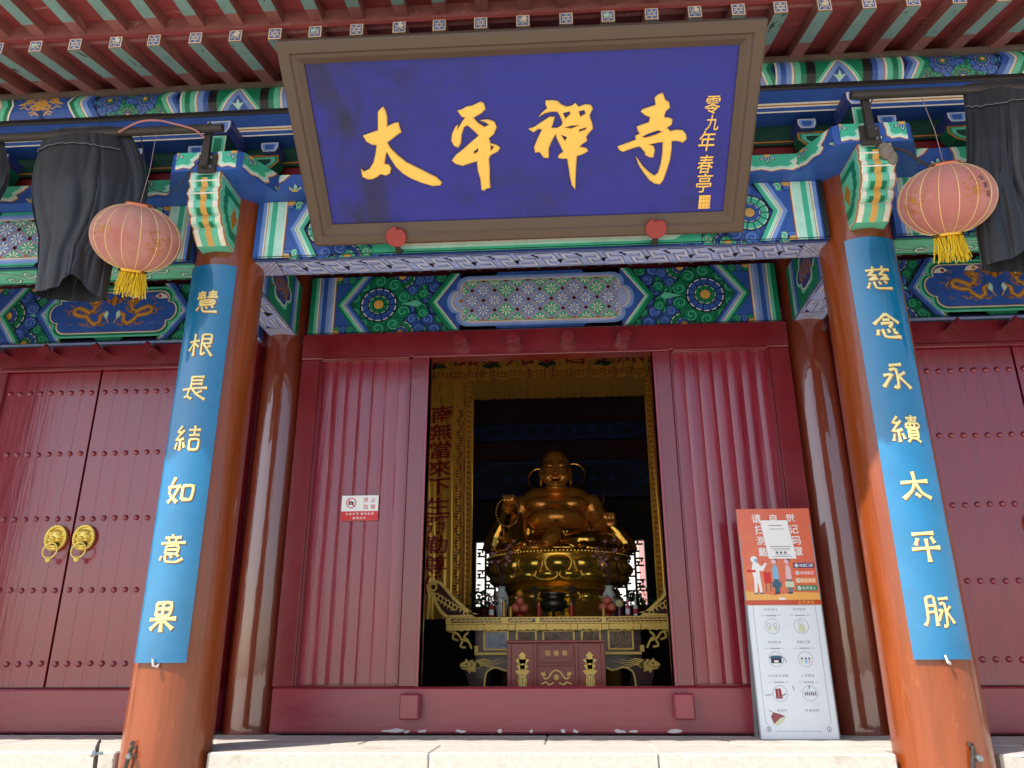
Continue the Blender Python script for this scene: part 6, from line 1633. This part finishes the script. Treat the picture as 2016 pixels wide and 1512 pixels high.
for s in (-1, 1):
    def Q(x, z): return (TX + s * x, z)
    hornL = [Q(.70, .829), Q(.82, .89), Q(.93, .985), Q(1.02, 1.09), Q(1.07, 1.135), Q(1.135, 1.145), Q(1.175, 1.105), Q(1.165, 1.05), Q(1.12, 1.035), Q(1.10, .96), Q(1.05, .88), Q(.99, .829)]
    m = MB(); m.prism(hornL if s > 0 else hornL[::-1], 'y', 2.82, 2.90); hr = m.build('scroll_end', 'altar_wood', alt)
    d = Draw(lambda u, v, h: Vector((u, 2.82 - h, v)), GA); d.STEP = .003
    d.ribbon(hornL, .028, 'altar_gold', 1, closed=True)
    d.ring(TX + s * 1.125, 1.092, .030, .018, 'altar_gold', 2)
    for k in range(9):
        x, z = .80 + .033 * k, .865 + .020 * k
        d.ribbon([Q(x, z - .01), Q(x + .018, z + .012), Q(x + .040, z + .006), Q(x + .045, z - .014)], .011, 'altar_gold', 2)
        if k > 2: d.ribbon([Q(x + .02, z - .04), Q(x + .045, z - .02), Q(x + .06, z - .04)], .011, 'altar_gold', 2)
    d.mb.build('carving', GA, hr)
    # hanging corner bracket under the overhang
    m = MB()
    for pth in ([(.98, .71), (.90, .69), (.86, .64), (.80, .62), (.77, .56)], [(.93, .70), (.94, .65), (.89, .63)], [(.85, .63), (.87, .58), (.82, .57)], [(.80, .70), (.84, .66), (.80, .63)]):
        m.tube([(TX + s * x, 2.83, z) for x, z in smooth_path(pth)], .011, 6)
    m.build('corner_bracket', 'altar_gold', alt)
m = MB(); m.box(TX - .74, TX + .72, 2.86, 2.90, .48, .795); back = m.build('panel_board', 'altar_wood', alt)
for x0, x1, mt in ((-.60, -.37, 'relief_pale'), (-.31, -.12, 'relief_stone'), (-.075, .215, 'relief_stone'), (.265, .445, 'relief_stone'), (.50, .73, 'relief_stone')):
    m = MB(); m.box(x0, x1, 2.842, 2.8595, .545, .712, 0, .003); pf = m.build('panel_frame', 'altar_gold', alt)
    m = MB(); rr = random.Random(int(x0 * 100))
    m.box(x0 + .018, x1 - .018, 2.836, 2.841, .560, .700)
    for k in range(26): m.ell((rr.uniform(x0 + .03, x1 - .03), 2.836, rr.uniform(.572, .688)), (rr.uniform(.008, .02), .006, rr.uniform(.008, .022)), 8, 5)
    m.build('relief', mt, pf)
m = MB(); m.box(TX - .74, TX + .72, 2.80, 2.858, .505, .530, 0, .003)
for s in (-1, 1): m.box(TX + s * .725 - .018, TX + s * .725 + .018, 2.799, 2.859, .528, .585, 0, .003)
led = m.build('gilt_ledge', 'altar_gold', alt)
for s in (-1, 1):
    def Q(x, z): return (TX + s * x, z)
    pts = [Q(.80, .0), Q(.77, .20), Q(.82, .36), Q(.84, .45), Q(.70, .48), Q(.40, .49), Q(.02, .49), Q(.02, .40), Q(.38, .40), Q(.46, .37), Q(.56, .40), Q(.64, .36), Q(.66, .25), Q(.66, 0)]
    m = MB(); m.prism(pts if s > 0 else pts[::-1], 'y', 2.83, 2.90); lg = m.build('leg', 'altar_wood', alt)
    d = Draw(lambda u, v, h: Vector((u, 2.83 - h, v)), GA); d.STEP = .003
    d.ribbon(smooth_path([Q(.02, .405), Q(.38, .405), Q(.46, .378), Q(.56, .405), Q(.635, .365), Q(.655, .25), Q(.655, 0)]), .016, 'altar_gold', 1)
    d.poly([Q(.875, .418), Q(.862, .440), Q(.835, .452), Q(.815, .478), Q(.795, .456), Q(.765, .470), Q(.745, .448), Q(.70, .440), Q(.69, .405), Q(.735, .395), Q(.725, .365), Q(.77, .375), Q(.785, .352), Q(.805, .385), Q(.845, .388), Q(.86, .400)], 'altar_gold', 2)
    for k, (za, zb, xe) in enumerate(((.462, .472, .50), (.446, .455, .44), (.430, .438, .52), (.412, .425, .57))): d.ribbon(smooth_path([Q(.73, za - .006), Q(.66, zb), Q(.60, za - .008), Q(xe, zb + .002)]), .014, 'altar_gold', 2, w1=.002)
    d.disc(TX + s * .812, .432, .009, 'altar_wood', 3); d.ribbon([Q(.872, .410), Q(.83, .402), Q(.80, .408)], .006, 'altar_wood', 3); d.ribbon([Q(.79, .455), Q(.76, .435), Q(.78, .405)], .005, 'altar_wood', 3)
    d.mb.build('dragon_carving', GA, lg)
    m = MB(); m.box(TX + s * .70 - .06, TX + s * .70 + .06, 3.20, 3.30, 0, .79); m.build('leg', 'altar_wood', alt)

# ---------------------------------------------------------------- offering box
bx0, bx1, by = -.342, .442, 2.20
ob = thing('offering_box', (.05, 2.42, 0), 'dark red wooden offering box with gilded flower vases in front of the altar', 'box')
m = MB(); m.box(bx0 + .006, bx1 - .006, by + .018, by + .46, .0, .590, 0, .004); m.build('carcass', 'box_wood', ob)
m = MB(); m.box(bx0 - .008, bx1 + .008, by - .012, by + .47, .591, .612, 0, .004); m.build('lid', 'box_wood', ob)
for (a, b_) in ((bx0, bx0 + .034), (bx0 + .212, bx0 + .240), (bx1 - .240, bx1 - .212), (bx1 - .034, bx1)):
    m = MB(); m.box(a, b_, by, by + .017, 0, .590, 0, .003); m.build('stile', 'box_wood', ob)
m = MB(); m.box(bx0 + .241, bx1 - .241, by + .001, by + .017, .415, .435, 0, .003); m.build('rail', 'box_wood', ob)
m = MB(); m.box(bx0 + .25, bx1 - .25, by + .006, by + .017, .445, .575, 0, .003); dr = m.build('drawer', 'box_wood', ob)
GB = ['altar_gold', 'altar_wood']
fmB = lambda u, v, h: Vector((u, by + .018 - h, v))
d = Draw(lambda u, v, h: Vector((u, by + .006 - h, v)), GB); d.STEP = .0012
d.ribbon([(-.075, .472), (.175, .472), (.175, .552), (-.075, .552)], .004, 'altar_wood', 1, closed=True)
for i, ch in enumerate('功德箱'): d.glyph(ch, -.015 + .068 * i, .512, .040, 'altar_gold', 1, .004)
d.mb.build('lettering', GB, dr)
for cx in (bx0 + .123, bx1 - .123):
    d = Draw(fmB, GB); d.STEP = .004
    d.poly([(cx - .030, .265), (cx - .036, .31), (cx - .026, .345), (cx + .026, .345), (cx + .036, .31), (cx + .030, .265), (cx + .028, .20), (cx - .028, .20)], 'altar_gold', 1)
    for k in (-.018, 0, .018): d.ribbon([(cx + k, .215), (cx + k * 1.2, .335)], .004, 'altar_wood', 2)
    for z, w in ((.365, .058), (.405, .048), (.448, .056)):
        for s in (-1, 1): d.poly([(cx, z - .012), (cx + s * w * .5, z - .020), (cx + s * w, z + .012), (cx + s * w * .6, z + .022), (cx, z + .016)], 'altar_gold', 1)
    d.poly([(cx - .014, .38), (cx + .014, .38), (cx + .03, .47), (cx + .018, .485), (cx + .032, .492), (cx, .524), (cx - .032, .492), (cx - .018, .485), (cx - .03, .47)], 'altar_gold', 1)
    d.mb.build('gilt_vase', GB, ob)
d = Draw(fmB, GB); d.STEP = .004
for s in (-1, 1):
    d.ribbon(smooth_path([(.05, .385), (.05 + s * .035, .368), (.05 + s * .060, .330), (.05 + s * .085, .318), (.05 + s * .105, .335)]), .010, 'altar_gold', 1)
    d.poly([(.05 + s * .085, .340), (.05 + s * .115, .345), (.05 + s * .125, .375), (.05 + s * .108, .362), (.05 + s * .092, .372)], 'altar_gold', 1); d.ribbon(smooth_path([(.05 + s * .02, .29), (.05 + s * .06, .275), (.05 + s * .08, .295), (.05 + s * .12, .28)]), .010, 'altar_gold', 1)
for k in range(8):
    a = k * PI / 4; d.emit([(.05, .33), (.05 + .016 * math.cos(a - .35), .33 + .016 * math.sin(a - .35)), (.05 + .026 * math.cos(a), .33 + .026 * math.sin(a)), (.05 + .016 * math.cos(a + .35), .33 + .016 * math.sin(a + .35))], 'altar_gold', 1)
d.mb.build('gilt_lotus', GB, ob)

# ---------------------------------------------------------------- offerings on the altar
TZ = .829
def vase(x, label, lab2, seed):
    y = 3.10
    t = thing('porcelain_vase', (x, y, TZ), label, 'vase', 'porcelain vases')
    m = MB(); m.lathe([(.0, TZ + .001), (.040, TZ + .001), (.048, TZ + .04), (.064, TZ + .12), (.066, TZ + .18), (.052, TZ + .225), (.034, TZ + .25), (.032, TZ + .27), (.046, TZ + .285), (.040, TZ + .285), (.026, TZ + .262)], (x, y, 0), 28); m.build('body', 'porcelain', t, smooth=True)
    d = Draw(lambda u, v, h: Vector((x + (.0665 + h) * math.sin(u / .066), y - (.0665 + h) * math.cos(u / .066), v)), ['glaze_green', 'glaze_pink'], ucuts=[-.06 + .015 * i for i in range(9)]); rr = random.Random(seed)
    for k in range(16): d.disc(rr.uniform(-.06, .06), TZ + rr.uniform(.105, .19), rr.uniform(.008, .016), ('glaze_green', 'glaze_pink')[k % 2], 1, 8)
    d.mb.build('painted_flowers', ['glaze_green', 'glaze_pink'], t)
    f = thing('blossom_spray', (x, y, TZ + .2), lab2, 'flowers', 'magnolia sprays')
    tw = MB(); bl = MB()
    for k in range(7):
        a = rr.uniform(0, 2 * PI); r = rr.uniform(.05, .15); h = rr.uniform(.26, .50)
        p0 = Vector((x, y, TZ + .2)); p2 = Vector((x + r * math.cos(a), y + r * .5 * math.sin(a) - .03, TZ + .2 + h)); p1 = p0.lerp(p2, .5) + Vector((0, 0, .05)) - Vector((r * math.cos(a) * .25, 0, 0))
        tw.tube([p0, p1, p2], [.005, .004, .003], 5)
        for q in (p2, p0.lerp(p2, .72) + Vector((rr.uniform(-.03, .03), -.01, .03))):
            for j in range(5):
                e = Matrix.Rotation(2 * PI * j / 5, 4, 'Z') @ Matrix.Rotation(.5, 4, 'Y')
                bl.ell(q + (e @ Vector((.006, 0, .014))), (.005, .009, .017), 6, 5, 0, e)
    o = tw.build('twigs', 'twig', f); o['kind'] = 'stuff'
    o = bl.build('blossoms', 'blossom', f, smooth=True); o['kind'] = 'stuff'
vase(-.455, 'tall white porcelain vase with green and pink flowers at left of the altar', 'spray of pale pink magnolia in the left altar vase', 1)
vase(.545, 'tall white porcelain vase with pink flowers at right of the altar', 'spray of pale pink magnolia in the right altar vase', 2)
t = thing('incense_burner', (.03, 3.0, TZ), 'dark bronze incense burner with curled handles at the middle of the altar', 'burner')
m = MB(); m.lathe([(.0, TZ + .05), (.07, TZ + .055), (.115, TZ + .085), (.13, TZ + .12), (.118, TZ + .15), (.095, TZ + .165), (.10, TZ + .19), (.125, TZ + .20), (.125, TZ + .215), (.10, TZ + .215), (.09, TZ + .17), (.0, TZ + .16)], (.03, 3.0, 0), 32); m.build('bowl', 'bronze_dark', t, smooth=True, angle=50)
for k in range(3):
    a = 2 * PI * k / 3 - PI / 2; m = MB(); m.tube([(.03 + .08 * math.cos(a), 3.0 + .08 * math.sin(a), TZ + .075), (.03 + .10 * math.cos(a), 3 + .10 * math.sin(a), TZ + .04), (.03 + .09 * math.cos(a), 3 + .09 * math.sin(a), TZ + .001)], [.024, .018, .016], 8); m.build('foot', 'bronze_dark', t, smooth=True)
for s in (-1, 1):
    m = MB(); m.tube([Vector((.03 + s * x, 3.0, TZ + z)) for x, z in smooth_path([(.11, .10), (.17, .09), (.185, .15), (.155, .19), (.17, .235), (.195, .25), (.175, .27), (.15, .255)])], .015, 8); m.build('handle', 'bronze_dark', t, smooth=True)
def plate(x, y, label):
    m = MB(); m.lathe([(0, TZ + .001), (.045, TZ + .001), (.03, TZ + .012), (.03, TZ + .028), (.085, TZ + .040), (.088, TZ + .044), (.0, TZ + .038)], (x, y, 0), 24); solo('fruit_plate', m, 'candle_red', label, 'plate', 'fruit plates', smooth=True, base=(x, y, TZ))
def fruit(x, y, z, r, mt, name, label, cat, group=None):
    m = MB(); m.lathe([(r * math.sin(PI * i / 12) * (1 + .04 * math.cos(PI * i / 12)), r * .94 * -math.cos(PI * i / 12) * (1 if 0 < i < 12 else .90)) for i in range(13)], (x, y, z), 18)
    m.tube([(x, y, z + r * .80), (x + .002, y, z + r * 1.02)], .004, 5)
    solo(name, m, mt, label, cat, group, smooth=True, angle=60, base=(x, y, z - r))
for px_, side in ((-.275, 'left'), (.515, 'right')):
    plate(px_, 2.92, 'small red footed plate under the fruit on the altar, ' + side + ' of the burner')
    for k, (dx, dy) in enumerate(((-.040, -.02), (.040, -.02), (0, .045))): fruit(px_ + dx, 2.92 + dy, TZ + .044 + .038, .040, 'peach', 'peach', ('red peach at the ' + ('left front', 'right front', 'back')[k] + ' of the pile on the ' + side + ' altar plate'), 'peach', 'peaches on the ' + side + ' plate')
    fruit(px_, 2.925, TZ + .044 + .100, .038, 'peach', 'peach', 'red peach on top of the pile on the ' + side + ' altar plate', 'peach')
fruit(-.275, 2.925, TZ + .044 + .168, .030, 'orange_fruit', 'orange', 'small orange balanced on top of the left peach pile', 'orange')
fruit(.625, 2.95, TZ + .075 + .04, .040, 'pale_fruit', 'pomelo', 'pale yellow round fruit beside the right peach pile', 'fruit')
m = MB(); m.lathe([(0, TZ + .001), (.04, TZ + .001), (.03, TZ + .07), (.042, TZ + .074), (0, TZ + .07)], (.625, 2.95, 0), 16); solo('fruit_stand', m, 'altar_wood', 'dark little stand under the pale yellow fruit', 'stand', smooth=True, base=(.625, 2.95, TZ))
def bottle(x, y, mt, capm, label):
    t = thing('bottle', (x, y, TZ), label, 'bottle', 'bottles on the altar')
    m = MB(); m.lathe([(0, TZ + .001), (.021, TZ + .001), (.022, TZ + .006), (.022, TZ + .085), (.009, TZ + .105), (.009, TZ + .115)], (x, y, 0), 16); m.build('body', mt, t, smooth=True)
    m = MB(); m.lathe([(.011, TZ + .112), (.011, TZ + .14), (.005, TZ + .142), (.004, TZ + .165), (0, TZ + .166)], (x, y, 0), 12); m.build('cap', capm, t, smooth=True)
    m = MB(); m.lathe([(.0225, TZ + .02), (.0225, TZ + .065)], (x, y, 0), 16); m.build('label_band', 'sign_white' if mt != 'sign_white' else 'candle_red', t, smooth=True)
bottle(-.53, 2.88, 'candle_red', 'sign_white', 'small red bottle with white cap at the left end of the altar'); bottle(.695, 2.90, 'bottle_pink', 'bottle_pink', 'slim pink bottle right of the pale fruit'); bottle(.765, 2.90, 'sign_white', 'sign_white', 'small white bottle with red band at the right end of the altar')
for i, (x, h, mt, lab) in enumerate(((-.415, .13, 'candle_gold', 'gilt candle before the left porcelain vase'), (-.355, .07, 'candle_gold', 'short gilt candle beside the left peach plate'), (-.10, .10, 'candle_red', 'red glass candle just left of the incense burner'), (.19, .10, 'candle_red', 'red glass candle just right of the incense burner'), (.475, .06, 'candle_gold', 'short gilt candle in front of the right peach plate'))):
    t = thing('candle', (x, 2.84, TZ), lab, 'candle', 'candles along the altar front')
    m = MB(); m.lathe([(0, TZ + .001), (.016, TZ + .001), (.017, TZ + .01), (.015, TZ + h), (0, TZ + h)], (x, 2.84, 0), 14); m.build('holder', mt, t, smooth=True)
    m = MB(); m.lathe([(.0, TZ + h - .002), (.010, TZ + h - .002), (.010, TZ + h + .018), (.0, TZ + h + .02)], (x, 2.84, 0), 12); m.build('wax', 'candle_gold', t, smooth=True)
def pot_plant(x, y, seed, label):
    t = thing('potted_plant', (x, y, TZ), label, 'plant', 'potted plants on the altar')
    m = MB(); m.lathe([(0, TZ + .001), (.05, TZ + .001), (.065, TZ + .08), (.07, TZ + .09), (.06, TZ + .09), (.0, TZ + .08)], (x, y, 0), 18); m.build('pot', 'altar_wood', t, smooth=True)
    m = MB(); rr = random.Random(seed)
    for k in range(150):
        c = Vector((x + rr.gauss(0, .065), y + rr.gauss(0, .045), TZ + .10 + abs(rr.gauss(.06, .06)))); n = Vector((rr.uniform(-1, 1), rr.uniform(-1, .3), rr.uniform(0, 1))).normalized(); u = n.orthogonal().normalized(); w = n.cross(u); s = rr.uniform(.018, .034)
        m.face([c - u * s, c + w * s * .5, c + u * s, c - w * s * .5])
    o = m.build('leaves', 'leaf_green', t); o['kind'] = 'stuff'
pot_plant(-.62, 3.16, 1, 'leafy green pot plant at the left end of the altar'); pot_plant(.80, 3.12, 2, 'leafy green pot plant at the right end of the altar')
m = MB(); m.add([(.985, 2.90, .93), (1.05, 2.93, .93), (1.10, 2.95, 1.06), (1.035, 2.92, 1.06), (.985, 2.906, .93), (1.05, 2.936, .93), (1.10, 2.956, 1.06), (1.035, 2.926, 1.06)], [(0, 1, 2, 3), (7, 6, 5, 4), (0, 4, 5, 1), (1, 5, 6, 2), (2, 6, 7, 3), (3, 7, 4, 0)])
solo('white_card', m, 'sign_white', 'small white card leaning on the right scroll end of the altar', 'card', base=(1.04, 2.92, .93))
